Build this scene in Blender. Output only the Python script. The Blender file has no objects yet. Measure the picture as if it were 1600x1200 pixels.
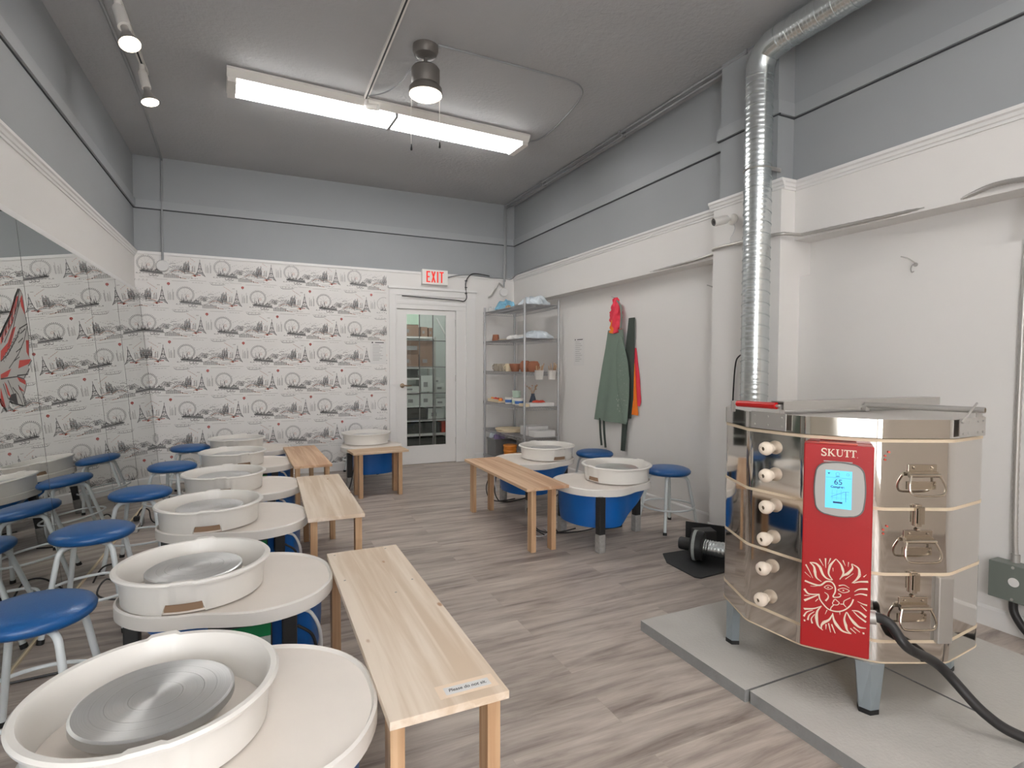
import bpy, math, random
from mathutils import Matrix, Vector
random.seed(7)
sin, cos, PI, R = math.sin, math.cos, math.pi, math.radians
sc = bpy.context.scene
COL = sc.collection

# ------------------------------------------------------------------ camera, world, exposure
cam = bpy.data.cameras.new('camera'); camo = bpy.data.objects.new('camera', cam); COL.objects.link(camo)
def _axes(pi, ro, ya):
    Ry = Matrix(((cos(ya), 0, sin(ya)), (0, 1, 0), (-sin(ya), 0, cos(ya))))
    Rx = Matrix(((1, 0, 0), (0, cos(pi), -sin(pi)), (0, sin(pi), cos(pi))))
    Rz = Matrix(((cos(ro), -sin(ro), 0), (sin(ro), cos(ro), 0), (0, 0, 1)))
    return Rz @ Rx @ Ry
_m = _axes(0.03467851, 0.00304697, -0.43545337)
_w = lambda r: Vector((r[0], r[2], -r[1]))
_r, _u, _f = _w(_m[0]), -_w(_m[1]), _w(_m[2])
camo.matrix_world = Matrix(((_r.x, _u.x, -_f.x, 0), (_r.y, _u.y, -_f.y, 0), (_r.z, _u.z, -_f.z, 1.33), (0, 0, 0, 1)))
cam.sensor_width = 36; cam.lens = 858.96 / 1600 * 36; cam.clip_start = 0.02
sc.camera = camo
wd = bpy.data.worlds.new('world'); sc.world = wd; wd.use_nodes = True
wd.node_tree.nodes['Background'].inputs[0].default_value = (0.97, 0.98, 1.0, 1)
wd.node_tree.nodes['Background'].inputs[1].default_value = 7.5
sc.view_settings.view_transform = 'Standard'; sc.view_settings.look = 'None'
sc.view_settings.gamma = 1; sc.view_settings.use_curve_mapping = False
sc.view_settings.exposure = 0.36
TUBE_E, BULB_E = 22.0, 14.0
STORE_E = 85.0

# ------------------------------------------------------------------ materials
def srgb(r, g, b):
    f = lambda c: (c / 255 / 12.92) if c / 255 <= .04045 else ((c / 255 + .055) / 1.055) ** 2.4
    return (f(r), f(g), f(b), 1)
def mat(name, col, rough=.5, metal=0, bump=0, bscale=60, var=0, vscale=5, spec=.5, emit=0, stretch=None, aniso=0, coat=0):
    m = bpy.data.materials.new(name); m.use_nodes = True
    nt = m.node_tree; b = nt.nodes['Principled BSDF']
    b.inputs['Base Color'].default_value = col
    b.inputs['Roughness'].default_value = rough; b.inputs['Metallic'].default_value = metal
    b.inputs['Specular IOR Level'].default_value = spec
    if coat: b.inputs['Coat Weight'].default_value = coat; b.inputs['Coat Roughness'].default_value = .15
    if emit:
        b.inputs['Emission Color'].default_value = col; b.inputs['Emission Strength'].default_value = emit
    if bump or var:
        tc = nt.nodes.new('ShaderNodeTexCoord'); mp = nt.nodes.new('ShaderNodeMapping')
        nt.links.new(tc.outputs['Object'], mp.inputs[0])
        if stretch: mp.inputs['Scale'].default_value = stretch
    if var:
        n = nt.nodes.new('ShaderNodeTexNoise'); n.inputs['Scale'].default_value = vscale; n.inputs['Detail'].default_value = 6
        mx = nt.nodes.new('ShaderNodeMix'); mx.data_type = 'RGBA'
        c1 = tuple(max(0, c * (1 - var)) for c in col[:3]) + (1,); c2 = tuple(min(1, c * (1 + var)) for c in col[:3]) + (1,)
        mx.inputs[6].default_value = c1; mx.inputs[7].default_value = c2
        nt.links.new(mp.outputs[0], n.inputs['Vector']); nt.links.new(n.outputs[0], mx.inputs[0]); nt.links.new(mx.outputs[2], b.inputs['Base Color'])
    if bump:
        n = nt.nodes.new('ShaderNodeTexNoise'); n.inputs['Scale'].default_value = bscale; n.inputs['Detail'].default_value = 4
        bp = nt.nodes.new('ShaderNodeBump'); bp.inputs['Strength'].default_value = bump; bp.inputs['Distance'].default_value = .01
        nt.links.new(mp.outputs[0], n.inputs['Vector']); nt.links.new(n.outputs[0], bp.inputs['Height']); nt.links.new(bp.outputs[0], b.inputs['Normal'])
    return m
M = {}
M['ceil'] = mat('ceiling_paint', srgb(176, 176, 177), .8, bump=.5, bscale=34, var=.05, vscale=2.5)
M['gray'] = mat('grey_wall_paint', srgb(156, 159, 161), .75, var=.04, vscale=2, bump=.05, bscale=30)
M['white'] = mat('white_wall_paint', srgb(226, 223, 220), .6, var=.02, vscale=2, bump=.03, bscale=25)
M['trim'] = mat('white_trim_paint', srgb(228, 226, 224), .45)
M['paper'] = mat('wallpaper_ground', srgb(228, 225, 222), .7, var=.02, vscale=9)
M['ink'] = mat('wallpaper_grey_ink', srgb(120, 118, 118), .7)
M['inkl'] = mat('wallpaper_pale_ink', srgb(176, 172, 168), .7)
M['inkd'] = mat('wallpaper_dark_ink', srgb(100, 98, 99), .7)
M['inkr'] = mat('wallpaper_red_ink', srgb(176, 60, 52), .7)
M['inko'] = mat('wallpaper_orange_ink', srgb(200, 120, 84), .7)
M['plastic'] = mat('white_plastic', srgb(228, 224, 218), .32, var=.02, vscale=12)
M['table'] = mat('clay_stained_white_plastic', srgb(226, 217, 208), .4, var=.05, vscale=7)
M['rim'] = mat('table_rim_plastic', srgb(224, 219, 213), .38)
M['slip'] = mat('dried_clay_slip', srgb(150, 122, 98), .85, var=.15, vscale=20)
M['handle'] = mat('nickel_handle', srgb(196, 186, 172), .2, 1)
M['alu'] = mat('spun_aluminium', srgb(206, 206, 208), .36, .9, var=.04, vscale=3)
M['tub'] = mat('blue_plastic', srgb(10, 92, 168), .38, var=.06, vscale=8)
M['black'] = mat('black_metal', srgb(38, 38, 38), .45, var=.25, vscale=60)
M['pvc'] = mat('clay_splashed_plastic', srgb(150, 148, 145), .4, var=.35, vscale=40)
M['rubber'] = mat('black_rubber', srgb(26, 26, 27), .55)
M['cable'] = mat('cable_black', srgb(40, 38, 38), .45)
M['cablew'] = mat('cable_white', srgb(205, 205, 205), .45)
M['vinyl'] = mat('blue_vinyl', srgb(18, 82, 142), .38, bump=.08, bscale=180, coat=.1)
M['steelw'] = mat('white_enamelled_steel', srgb(214, 219, 220), .28)
M['green'] = mat('green_label', srgb(10, 120, 70), .5)
M['label'] = mat('grey_label', srgb(170, 175, 172), .5, var=.2, vscale=120)
M['conc'] = mat('concrete', srgb(186, 183, 178), .85, var=.1, vscale=5, bump=.25, bscale=90)
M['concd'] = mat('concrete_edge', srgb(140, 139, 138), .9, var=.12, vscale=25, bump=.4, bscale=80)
M['chrome'] = mat('polished_stainless', srgb(214, 210, 205), .055, 1)
M['satin'] = mat('satin_steel', srgb(190, 187, 183), .42, .75, var=.04, vscale=10)
M['galv'] = mat('galvanised_steel', srgb(214, 219, 220), .27, .92, var=.1, vscale=24)
M['seam'] = mat('cream_firebrick', srgb(214, 196, 170), .8)
M['red'] = mat('red_enamel', srgb(166, 10, 16), .42, var=.05, vscale=5)
M['cream'] = mat('cream_print', srgb(226, 210, 190), .5)
M['ceramic'] = mat('white_ceramic', srgb(236, 222, 204), .3)
M['hole'] = mat('dark_hole', srgb(96, 84, 66), .7)
M['bezel'] = mat('grey_bezel', srgb(172, 170, 166), .4)
M['bezeld'] = mat('dark_grey_bezel', srgb(100, 98, 96), .4)
M['screen'] = mat('lit_screen', srgb(96, 196, 240), .3, emit=.45)
M['scrink'] = mat('screen_ink', srgb(12, 56, 104), .5)
M['grip'] = mat('red_grip', srgb(190, 24, 26), .3)
M['lidtop'] = mat('brushed_lid_top', srgb(186, 181, 176), .5, .35, var=.04, vscale=14)
M['front'] = mat('beige_front_wall_paint', srgb(240, 230, 218), .7)
M['rail'] = mat('grey_rail_paint', srgb(162, 165, 167), .6)
M['leg'] = mat('bluish_galvanised_leg', srgb(160, 170, 176), .4, .6)
M['exitred'] = mat('exit_red', srgb(228, 48, 34), .5, emit=.35)
M['exitglow'] = mat('exit_panel', srgb(236, 232, 228), .4)
M['tube'] = mat('fluorescent_tube', (.99, .985, .975, 1), .4, emit=TUBE_E)
M['bulb'] = mat('warm_bulb', (1, .86, .68, 1), .4, emit=BULB_E)
M['fanlamp'] = mat('fan_lamp_glass', (1, .88, .74, 1), .4, emit=2.6)
M['fan'] = mat('fan_bronze_grey', srgb(112, 107, 102), .45, .3)
M['conduit'] = mat('grey_conduit', srgb(150, 151, 152), .45, .2)
M['jbox'] = mat('grey_enamel_box', srgb(112, 118, 112), .45)
M['cloth_green'] = mat('green_canvas', srgb(120, 136, 124), .85, var=.06, vscale=12, bump=.2, bscale=160)
M['cloth_dark'] = mat('dark_green_canvas', srgb(66, 74, 68), .85, var=.12, vscale=10)
M['cloth_pink'] = mat('coral_pink_cloth', srgb(236, 62, 84), .7, var=.12, vscale=14)
M['cloth_orange'] = mat('orange_cloth', srgb(248, 128, 34), .7, var=.1, vscale=14)
M['strap'] = mat('grey_green_strap', srgb(130, 134, 126), .8)
M['clay'] = mat('clay_dust', srgb(178, 182, 172), .9, var=.1, vscale=30)
M['page'] = mat('paper_page', srgb(222, 220, 218), .7)
M['print'] = mat('printed_grey', srgb(150, 148, 148), .7)
M['wire'] = mat('chrome_wire', srgb(182, 182, 184), .38, .75)
M['terra'] = mat('terracotta', srgb(160, 104, 78), .8, var=.1, vscale=18)
M['stonew'] = mat('speckled_stoneware', srgb(168, 158, 142), .6, var=.25, vscale=40)
M['orange'] = mat('orange_plastic', srgb(226, 140, 50), .4, var=.05)
M['bin'] = mat('grey_plastic_bin', srgb(112, 112, 112), .4)
M['purple'] = mat('purple_cloth', srgb(142, 128, 168), .8)
M['bluecloth'] = mat('light_blue_cloth', srgb(128, 182, 208), .8, var=.08, vscale=30)
M['patcloth'] = mat('white_blue_cloth', srgb(208, 216, 222), .85, var=.14, vscale=22)
M['board'] = mat('cream_board', srgb(224, 208, 178), .7)
M['navy'] = mat('navy_glaze', srgb(48, 60, 76), .3)
M['mint'] = mat('mint_plastic', srgb(190, 210, 192), .4)
M['bluelab'] = mat('blue_label', srgb(60, 108, 176), .5)
M['redp'] = mat('red_plastic', srgb(206, 74, 54), .4)
M['stick'] = mat('wood_stick', srgb(184, 150, 118), .7)
M['card'] = mat('cardboard', srgb(150, 122, 106), .85, var=.08, vscale=12)
M['boxw'] = mat('white_carton', srgb(214, 216, 212), .7, var=.06, vscale=16)
M['darkin'] = mat('dark_grey_bin', srgb(86, 86, 84), .7)
M['mintw'] = mat('storage_wall_paint', srgb(208, 212, 208), .8)
M['brass'] = mat('satin_nickel', srgb(160, 140, 120), .3, .9)
M['dblack'] = mat('decal_black', srgb(40, 36, 38), .5)
M['dred'] = mat('decal_red', srgb(190, 50, 40), .5)
M['dwhite'] = mat('decal_pale', srgb(176, 176, 172), .5)
M['railshade'] = mat('painted_rail_shadow', srgb(66, 68, 70), .9)
M['mat'] = mat('black_speckled_mat', srgb(52, 53, 54), .6, var=.35, vscale=70)
M['screw'] = mat('screw_steel', srgb(150, 144, 136), .35, .8)
M['tape'] = mat('clear_tape', srgb(228, 204, 178), .35)

def mirror_mat():
    m = bpy.data.materials.new('mirror_silver'); m.use_nodes = True; b = m.node_tree.nodes['Principled BSDF']
    b.inputs['Base Color'].default_value = (.66, .675, .66, 1); b.inputs['Metallic'].default_value = 1; b.inputs['Roughness'].default_value = .012
    return m
M['mirror'] = mirror_mat()
def alu_mat():
    m = M['alu']; nt = m.node_tree; b = nt.nodes['Principled BSDF']; N = nt.nodes.new; L = nt.links.new
    b.inputs['Anisotropic'].default_value = .75; t = N('ShaderNodeTangent'); t.direction_type = 'RADIAL'; t.axis = 'Z'; L(t.outputs[0], b.inputs['Tangent'])
    tc = N('ShaderNodeTexCoord'); sx = N('ShaderNodeSeparateXYZ'); L(tc.outputs['Object'], sx.inputs[0])
    cx = N('ShaderNodeCombineXYZ'); ln = N('ShaderNodeVectorMath'); ln.operation = 'LENGTH'; L(sx.outputs[0], cx.inputs[0]); L(sx.outputs[1], cx.inputs[1]); L(cx.outputs[0], ln.inputs[0])
    n = N('ShaderNodeTexNoise'); n.noise_dimensions = '1D'; n.inputs['Scale'].default_value = 260; n.inputs['Detail'].default_value = 3; L(ln.outputs['Value'], n.inputs['W'])
    r = N('ShaderNodeMapRange'); r.inputs[3].default_value = .2; r.inputs[4].default_value = .48; L(n.outputs[0], r.inputs[0]); L(r.outputs[0], b.inputs['Roughness'])
    r2 = N('ShaderNodeMapRange'); r2.inputs[3].default_value = .62; r2.inputs[4].default_value = .78; L(n.outputs[0], r2.inputs[0])
    for l in list(b.inputs['Base Color'].links): nt.links.remove(l)
    cc = N('ShaderNodeCombineColor'); [L(r2.outputs[0], cc.inputs[i]) for i in range(3)]; L(cc.outputs[0], b.inputs['Base Color'])
alu_mat()
def glass_mat():
    m = bpy.data.materials.new('door_glass'); m.use_nodes = True; nt = m.node_tree; nt.nodes.remove(nt.nodes['Principled BSDF'])
    t = nt.nodes.new('ShaderNodeBsdfTransparent'); g = nt.nodes.new('ShaderNodeBsdfGlossy'); g.inputs['Roughness'].default_value = .02
    t.inputs[0].default_value = (.93, .95, .94, 1)
    f = nt.nodes.new('ShaderNodeFresnel'); mx = nt.nodes.new('ShaderNodeMixShader')
    nt.links.new(f.outputs[0], mx.inputs[0]); nt.links.new(t.outputs[0], mx.inputs[1]); nt.links.new(g.outputs[0], mx.inputs[2])
    nt.links.new(mx.outputs[0], nt.nodes['Material Output'].inputs[0]); return m
M['glass'] = glass_mat()

def floor_mat():
    m = bpy.data.materials.new('grey_oak_planks'); m.use_nodes = True; nt = m.node_tree; b = nt.nodes['Principled BSDF']
    N = nt.nodes.new; L = nt.links.new
    tc = N('ShaderNodeTexCoord'); br = N('ShaderNodeTexBrick')
    br.offset = .37; br.squash = 1
    br.inputs['Scale'].default_value = 1; br.inputs['Brick Width'].default_value = 1.22; br.inputs['Row Height'].default_value = .182
    br.inputs['Mortar Size'].default_value = .0011; br.inputs['Mortar Smooth'].default_value = .1
    br.inputs['Color1'].default_value = (.0, .0, .0, 1); br.inputs['Color2'].default_value = (1, 1, 1, 1); br.inputs['Mortar'].default_value = (.5, .5, .5, 1)
    L(tc.outputs['Object'], br.inputs['Vector'])
    mp = N('ShaderNodeMapping'); mp.inputs['Scale'].default_value = (1.1, 9, 1); L(tc.outputs['Object'], mp.inputs[0])
    add = N('ShaderNodeVectorMath'); add.operation = 'ADD'; sca = N('ShaderNodeVectorMath'); sca.operation = 'SCALE'; sca.inputs[3].default_value = 7.3
    L(br.outputs['Color'], sca.inputs[0]); L(mp.outputs[0], add.inputs[0]); L(sca.outputs[0], add.inputs[1])
    n1 = N('ShaderNodeTexNoise'); n1.inputs['Scale'].default_value = 1.6; n1.inputs['Detail'].default_value = 7; n1.inputs['Roughness'].default_value = .62; n1.inputs['Distortion'].default_value = .35
    L(add.outputs[0], n1.inputs['Vector'])
    mp2 = N('ShaderNodeMapping'); mp2.inputs['Scale'].default_value = (3, 90, 1); L(tc.outputs['Object'], mp2.inputs[0])
    n2 = N('ShaderNodeTexNoise'); n2.inputs['Scale'].default_value = 2; n2.inputs['Detail'].default_value = 4; L(mp2.outputs[0], n2.inputs['Vector'])
    r1 = N('ShaderNodeValToRGB'); e = r1.color_ramp.elements
    e[0].position = .3; e[0].color = srgb(124, 112, 105); e[1].position = .68; e[1].color = srgb(196, 185, 175)
    x = r1.color_ramp.elements.new(.5); x.color = srgb(172, 160, 151)
    L(n1.outputs[0], r1.inputs[0])
    r2 = N('ShaderNodeMapRange'); r2.inputs[3].default_value = .88; r2.inputs[4].default_value = 1.1; L(n2.outputs[0], r2.inputs[0])
    r3 = N('ShaderNodeMapRange'); r3.inputs[3].default_value = .93; r3.inputs[4].default_value = 1.06; L(br.outputs['Color'], r3.inputs[0])
    mu = N('ShaderNodeMath'); mu.operation = 'MULTIPLY'; L(r2.outputs[0], mu.inputs[0]); L(r3.outputs[0], mu.inputs[1])
    s2 = N('ShaderNodeVectorMath'); s2.operation = 'SCALE'; L(r1.outputs[0], s2.inputs[0]); L(mu.outputs[0], s2.inputs[3])
    mx = N('ShaderNodeMix'); mx.data_type = 'RGBA'; mx.inputs[7].default_value = srgb(168, 156, 146)
    L(br.outputs['Fac'], mx.inputs[0]); L(s2.outputs[0], mx.inputs[6]); L(mx.outputs[2], b.inputs['Base Color'])
    b.inputs['Roughness'].default_value = .42
    bp = N('ShaderNodeBump'); bp.inputs['Strength'].default_value = .12; bp.inputs['Distance'].default_value = .003
    L(n2.outputs[0], bp.inputs['Height']); L(bp.outputs[0], b.inputs['Normal'])
    return m
M['floor'] = floor_mat()
def pine_mat(name, c0, c1, axis):
    m = bpy.data.materials.new(name); m.use_nodes = True; nt = m.node_tree; b = nt.nodes['Principled BSDF']
    N = nt.nodes.new; L = nt.links.new
    tc = N('ShaderNodeTexCoord'); mp = N('ShaderNodeMapping')
    s = [26, 26, 26]; s[axis] = 1.2; mp.inputs['Scale'].default_value = s
    L(tc.outputs['Object'], mp.inputs[0])
    n = N('ShaderNodeTexNoise'); n.inputs['Scale'].default_value = 1; n.inputs['Detail'].default_value = 5; n.inputs['Distortion'].default_value = .8; L(mp.outputs[0], n.inputs['Vector'])
    s2 = [9, 9, 9]; s2[axis] = .5; mp2 = N('ShaderNodeMapping'); mp2.inputs['Scale'].default_value = s2; L(tc.outputs['Object'], mp2.inputs[0])
    n2 = N('ShaderNodeTexNoise'); n2.inputs['Scale'].default_value = 1; n2.inputs['Detail'].default_value = 2; L(mp2.outputs[0], n2.inputs['Vector'])
    ad = N('ShaderNodeMath'); ad.operation = 'ADD'; L(n.outputs[0], ad.inputs[0]); L(n2.outputs[0], ad.inputs[1])
    r = N('ShaderNodeValToRGB'); e = r.color_ramp.elements
    e[0].position = .72; e[0].color = c0; e[1].position = 1.2; e[1].color = c1; e[1].position = 1.0
    hf = N('ShaderNodeMath'); hf.operation = 'MULTIPLY'; hf.inputs[1].default_value = .86; L(ad.outputs[0], hf.inputs[0]); L(hf.outputs[0], r.inputs[0])
    v = N('ShaderNodeTexVoronoi'); v.inputs['Scale'].default_value = 1; mp3 = N('ShaderNodeMapping')
    s3 = [7, 7, 1]; s3[axis] = 3.2; mp3.inputs['Scale'].default_value = s3; L(tc.outputs['Object'], mp3.inputs[0]); L(mp3.outputs[0], v.inputs['Vector'])
    kr = N('ShaderNodeMapRange'); kr.inputs[1].default_value = .035; kr.inputs[2].default_value = .07; kr.inputs[3].default_value = 1; kr.inputs[4].default_value = 0; L(v.outputs['Distance'], kr.inputs[0])
    mx = N('ShaderNodeMix'); mx.data_type = 'RGBA'; mx.inputs[7].default_value = srgb(176, 134, 100)
    L(kr.outputs[0], mx.inputs[0]); L(r.outputs[0], mx.inputs[6]); L(mx.outputs[2], b.inputs['Base Color'])
    b.inputs['Roughness'].default_value = .55
    return m
M['pine'] = pine_mat('pale_pine', srgb(206, 184, 160), srgb(226, 210, 192), 1)
M['pinew'] = pine_mat('warm_pine', srgb(190, 150, 118), srgb(216, 184, 152), 1)
M['pinex'] = pine_mat('pine_crosswise', srgb(190, 158, 126), srgb(216, 192, 164), 0)
M['pinez'] = pine_mat('pine_leg', srgb(178, 138, 102), srgb(208, 174, 138), 2)

# ------------------------------------------------------------------ mesh builder
def smooth_path(P, n=6, closed=False):
    P = [Vector(p) for p in P]; o = []; k = len(P)
    if k < 3: return P
    rng = range(k if closed else k - 1)
    for i in rng:
        if closed: a, b, c, d = P[i - 1], P[i], P[(i + 1) % k], P[(i + 2) % k]
        else: a, b, c, d = P[max(i - 1, 0)], P[i], P[i + 1], P[min(i + 2, k - 1)]
        for j in range(n):
            t = j / n
            o.append(.5 * ((2 * b) + (c - a) * t + (2 * a - 5 * b + 4 * c - d) * t * t + (3 * b - a - 3 * c + d) * t ** 3))
    if not closed: o.append(P[-1])
    return o
class G:
    def __init__(s): s.v = []; s.f = []; s.m = []
    def add(s, V, F, m=0):
        o = len(s.v); s.v += [tuple(p) for p in V]; s.f += [tuple(i + o for i in f) for f in F]; s.m += [m] * len(F); return s
    def box(s, a, b, m=0, rz=0, c=None):
        x0, y0, z0 = a; x1, y1, z1 = b
        V = [(x, y, z) for x in (x0, x1) for y in (y0, y1) for z in (z0, z1)]
        if rz:
            cx, cy = c if c else ((x0 + x1) / 2, (y0 + y1) / 2)
            V = [(cx + (x - cx) * cos(rz) - (y - cy) * sin(rz), cy + (x - cx) * sin(rz) + (y - cy) * cos(rz), z) for x, y, z in V]
        return s.add(V, [(0, 1, 3, 2), (4, 6, 7, 5), (0, 4, 5, 1), (2, 3, 7, 6), (0, 2, 6, 4), (1, 5, 7, 3)], m)
    def obox(s, o, X, Y, Z, m=0):   # oriented box: centre o, half vectors
        o, X, Y, Z = map(Vector, (o, X, Y, Z))
        V = [o + X * a + Y * b + Z * c for a in (-1, 1) for b in (-1, 1) for c in (-1, 1)]
        return s.add(V, [(0, 1, 3, 2), (4, 6, 7, 5), (0, 4, 5, 1), (2, 3, 7, 6), (0, 2, 6, 4), (1, 5, 7, 3)], m)
    def tube(s, P, r, n=10, m=0, closed=False, caps=True):
        P = [Vector(p) for p in P]; k = len(P); rr = r if isinstance(r, (list, tuple)) else [r] * k
        T = []
        for i in range(k):
            a = P[i - 1] if (i > 0 or closed) else P[i]; b = P[(i + 1) % k] if (i < k - 1 or closed) else P[i]
            t = (b - a); T.append(t.normalized() if t.length > 1e-9 else Vector((0, 0, 1)))
        up = Vector((0, 0, 1)) if abs(T[0].z) < .9 else Vector((1, 0, 0))
        u = T[0].cross(up).normalized(); V = []
        for i in range(k):
            u = (u - T[i] * u.dot(T[i])); u = u.normalized() if u.length > 1e-6 else T[i].orthogonal().normalized()
            w = T[i].cross(u)
            for j in range(n):
                a = 2 * PI * j / n; V.append(P[i] + (u * cos(a) + w * sin(a)) * rr[i])
        F = []
        for i in range(k if closed else k - 1):
            for j in range(n):
                a = i * n + j; b = i * n + (j + 1) % n; i2 = (i + 1) % k
                F.append((a, b, i2 * n + (j + 1) % n, i2 * n + j))
        if caps and not closed: F.append(tuple(range(n - 1, -1, -1))); F.append(tuple((k - 1) * n + j for j in range(n)))
        return s.add(V, F, m)
    def cyl(s, a, b, r, r2=None, n=20, m=0): return s.tube([a, b], [r, r if r2 is None else r2], n, m)
    def lathe(s, prof, c=(0, 0, 0), n=40, m=0, ax=None):   # profile (r,z); closes at r=0
        V = []; F = []; k = len(prof)
        A = Matrix.Identity(3)
        if ax is not None: A = Vector((0, 0, 1)).rotation_difference(Vector(ax)).to_matrix()
        for r, z in prof:
            for j in range(n):
                a = 2 * PI * j / n; V.append(Vector(c) + A @ Vector((max(r, 1e-5) * cos(a), max(r, 1e-5) * sin(a), z)))
        for i in range(k - 1):
            for j in range(n): F.append((i * n + j, i * n + (j + 1) % n, (i + 1) * n + (j + 1) % n, (i + 1) * n + j))
        return s.add(V, F, m)
    def prism(s, O, z0, z1, m=0, mt=None, top=True, bot=True):
        k = len(O); V = [(x, y, z0) for x, y in O] + [(x, y, z1) for x, y in O]
        s.add(V, [(i, (i + 1) % k, k + (i + 1) % k, k + i) for i in range(k)], m)
        if top: s.add([(x, y, z1) for x, y in O], [tuple(range(k))], m if mt is None else mt)
        if bot: s.add([(x, y, z0) for x, y in O], [tuple(range(k - 1, -1, -1))], m)
        return s
    def sweep(s, prof, path_dir, a, b, m=0):  # profile polygon [(u,z)] extruded from a to b; u along path_dir (vec)
        U = Vector(path_dir); a = Vector(a); b = Vector(b); k = len(prof)
        V = [a + U * u + Vector((0, 0, z)) for u, z in prof] + [b + U * u + Vector((0, 0, z)) for u, z in prof]
        F = [(i, (i + 1) % k, k + (i + 1) % k, k + i) for i in range(k)] + [tuple(range(k - 1, -1, -1)), tuple(range(k, 2 * k))]
        return s.add(V, F, m)
    def stroke(s, P, w0, w1, fn, m=0):  # flat tapering ribbon; P in 2D, fn maps 2D->3D
        P = [Vector(p) for p in P]; k = len(P)
        if k < 2: return s
        V = []
        for i, p in enumerate(P):
            t = (P[min(i + 1, k - 1)] - P[max(i - 1, 0)])
            t = t.normalized() if t.length > 1e-9 else Vector((1, 0)); nrm = Vector((-t.y, t.x)); w = (w0 + (w1 - w0) * i / (k - 1)) / 2
            V += [fn(p + nrm * w), fn(p - nrm * w)]
        return s.add(V, [(2 * i, 2 * i + 1, 2 * i + 3, 2 * i + 2) for i in range(k - 1)], m)
    def poly(s, P, fn, m=0): return s.add([fn(Vector(p)) for p in P], [tuple(range(len(P)))], m)
    def build(s, name, mats, parent=None, world=False, smooth=35, bevel=0):
        me = bpy.data.meshes.new(name)
        V = s.v
        if world and parent is not None:
            Mi = Matrix.LocRotScale(parent.location, parent.rotation_euler, None).inverted(); V = [tuple(Mi @ Vector(p)) for p in V]
        me.from_pydata(V, [], s.f); me.polygons.foreach_set('material_index', s.m)
        for q in (mats if isinstance(mats, (list, tuple)) else [mats]): me.materials.append(M[q] if isinstance(q, str) else q)
        me.validate(); 
        if smooth:
            me.shade_smooth(); me.set_sharp_from_angle(angle=R(smooth))
        me.update()
        o = bpy.data.objects.new(name, me); COL.objects.link(o)
        if parent is not None: o.parent = parent
        if bevel:
            b = o.modifiers.new('bevel', 'BEVEL'); b.width = bevel; b.segments = 2; b.limit_method = 'ANGLE'; b.angle_limit = R(50)
        return o
def tag(o, label=None, cat=None, group=None, kind=None):
    if label: o['label'] = label
    if cat: o['category'] = cat
    if group: o['group'] = group
    if kind: o['kind'] = kind
    return o
def thing(name, label, cat, loc=(0, 0, 0), rz=0, group=None):
    o = bpy.data.objects.new(name, None); COL.objects.link(o); o.location = loc; o.rotation_euler = (0, 0, rz); o.empty_display_size = .05
    return tag(o, label, cat, group)
def struct(name, g, mats, parent=None, **k):
    o = g.build(name, mats, parent, **k)
    if parent is None: o['kind'] = 'structure'
    return o
def kids(o): return [c for c in bpy.data.objects if c.parent == o]
def dup(root, loc, rz, label=None, group=None):
    r = root.copy(); COL.objects.link(r); r.location = loc; r.rotation_euler = (0, 0, rz)
    if label: r['label'] = label
    if group: r['group'] = group
    for ch in kids(root):
        c = ch.copy(); COL.objects.link(c); c.parent = r
        for gch in kids(ch):
            d = gch.copy(); COL.objects.link(d); d.parent = c
    return r
def text_mesh(name, body, size, fn, matname, parent=None, shear=0, bold=0, sx=1, align='CENTER'):
    cu = bpy.data.curves.new(name, 'FONT'); cu.body = body; cu.size = size; cu.align_x = align; cu.align_y = 'CENTER'; cu.shear = shear; cu.offset = bold
    t = bpy.data.objects.new(name, cu); COL.objects.link(t); bpy.context.view_layer.update()
    me0 = t.evaluated_get(bpy.context.evaluated_depsgraph_get()).to_mesh()
    V = [fn(v.co.x * sx, v.co.y) for v in me0.vertices]; F = [tuple(p.vertices) for p in me0.polygons]
    bpy.data.objects.remove(t); bpy.data.curves.remove(cu)
    g = G(); g.add(V, F); o = g.build(name, matname, parent, smooth=0); return o

# ------------------------------------------------------------------ room shell
XL, XR, YB, YF, ZC = -1.176, 3.336, 7.12, -1.7, 3.573
XR2 = 3.50
struct('floor', G().add([(XL - .2, YF - .2, 0), (XR2 + .2, YF - .2, 0), (XR2 + .2, 9.1, 0), (XL - .2, 9.1, 0), (XL - .2, YF - .2, -.1), (XR2 + .2, YF - .2, -.1), (XR2 + .2, 9.1, -.1), (XL - .2, 9.1, -.1)],
    [(0, 1, 2, 3), (7, 6, 5, 4), (0, 4, 5, 1), (1, 5, 6, 2), (2, 6, 7, 3), (3, 7, 4, 0)]), 'floor', smooth=0)
struct('ceiling', G().box((XL - .2, YF - .2, ZC), (XR2 + .2, YB + .2, ZC + .1)), 'ceil', smooth=0)

# left wall: grey above, white band below the crown, plain wall behind the mirrors
g = G(); g.box((XL - .15, YF, 0), (XL, YB, 2.1), 1); g.box((XL - .15, YF, 2.1), (XL, YB, 2.55), 1); g.box((XL - .15, YF, 2.55), (XL, YB, ZC), 0)
struct('wall_left', g, ['gray', 'white'], smooth=0)
# right wall: recessed lower panel, protruding white band, grey upper wall
g = G(); g.box((XR2, YF, 0), (XR2 + .15, YB, 2.183), 1)
g.box((XR, YF, 2.183), (XR2 + .15, YB, 2.545), 1); g.box((XR + .004, YF, 2.545), (XR2 + .15, YB, ZC), 0)
# pilaster
g.box((3.20, 2.615, 0), (XR2 + .01, 3.215, 2.545), 1); g.box((3.185, 2.64, 2.545), (XR2, 3.14, ZC), 0)
struct('wall_right', g, ['gray', 'white'], smooth=0)
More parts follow.
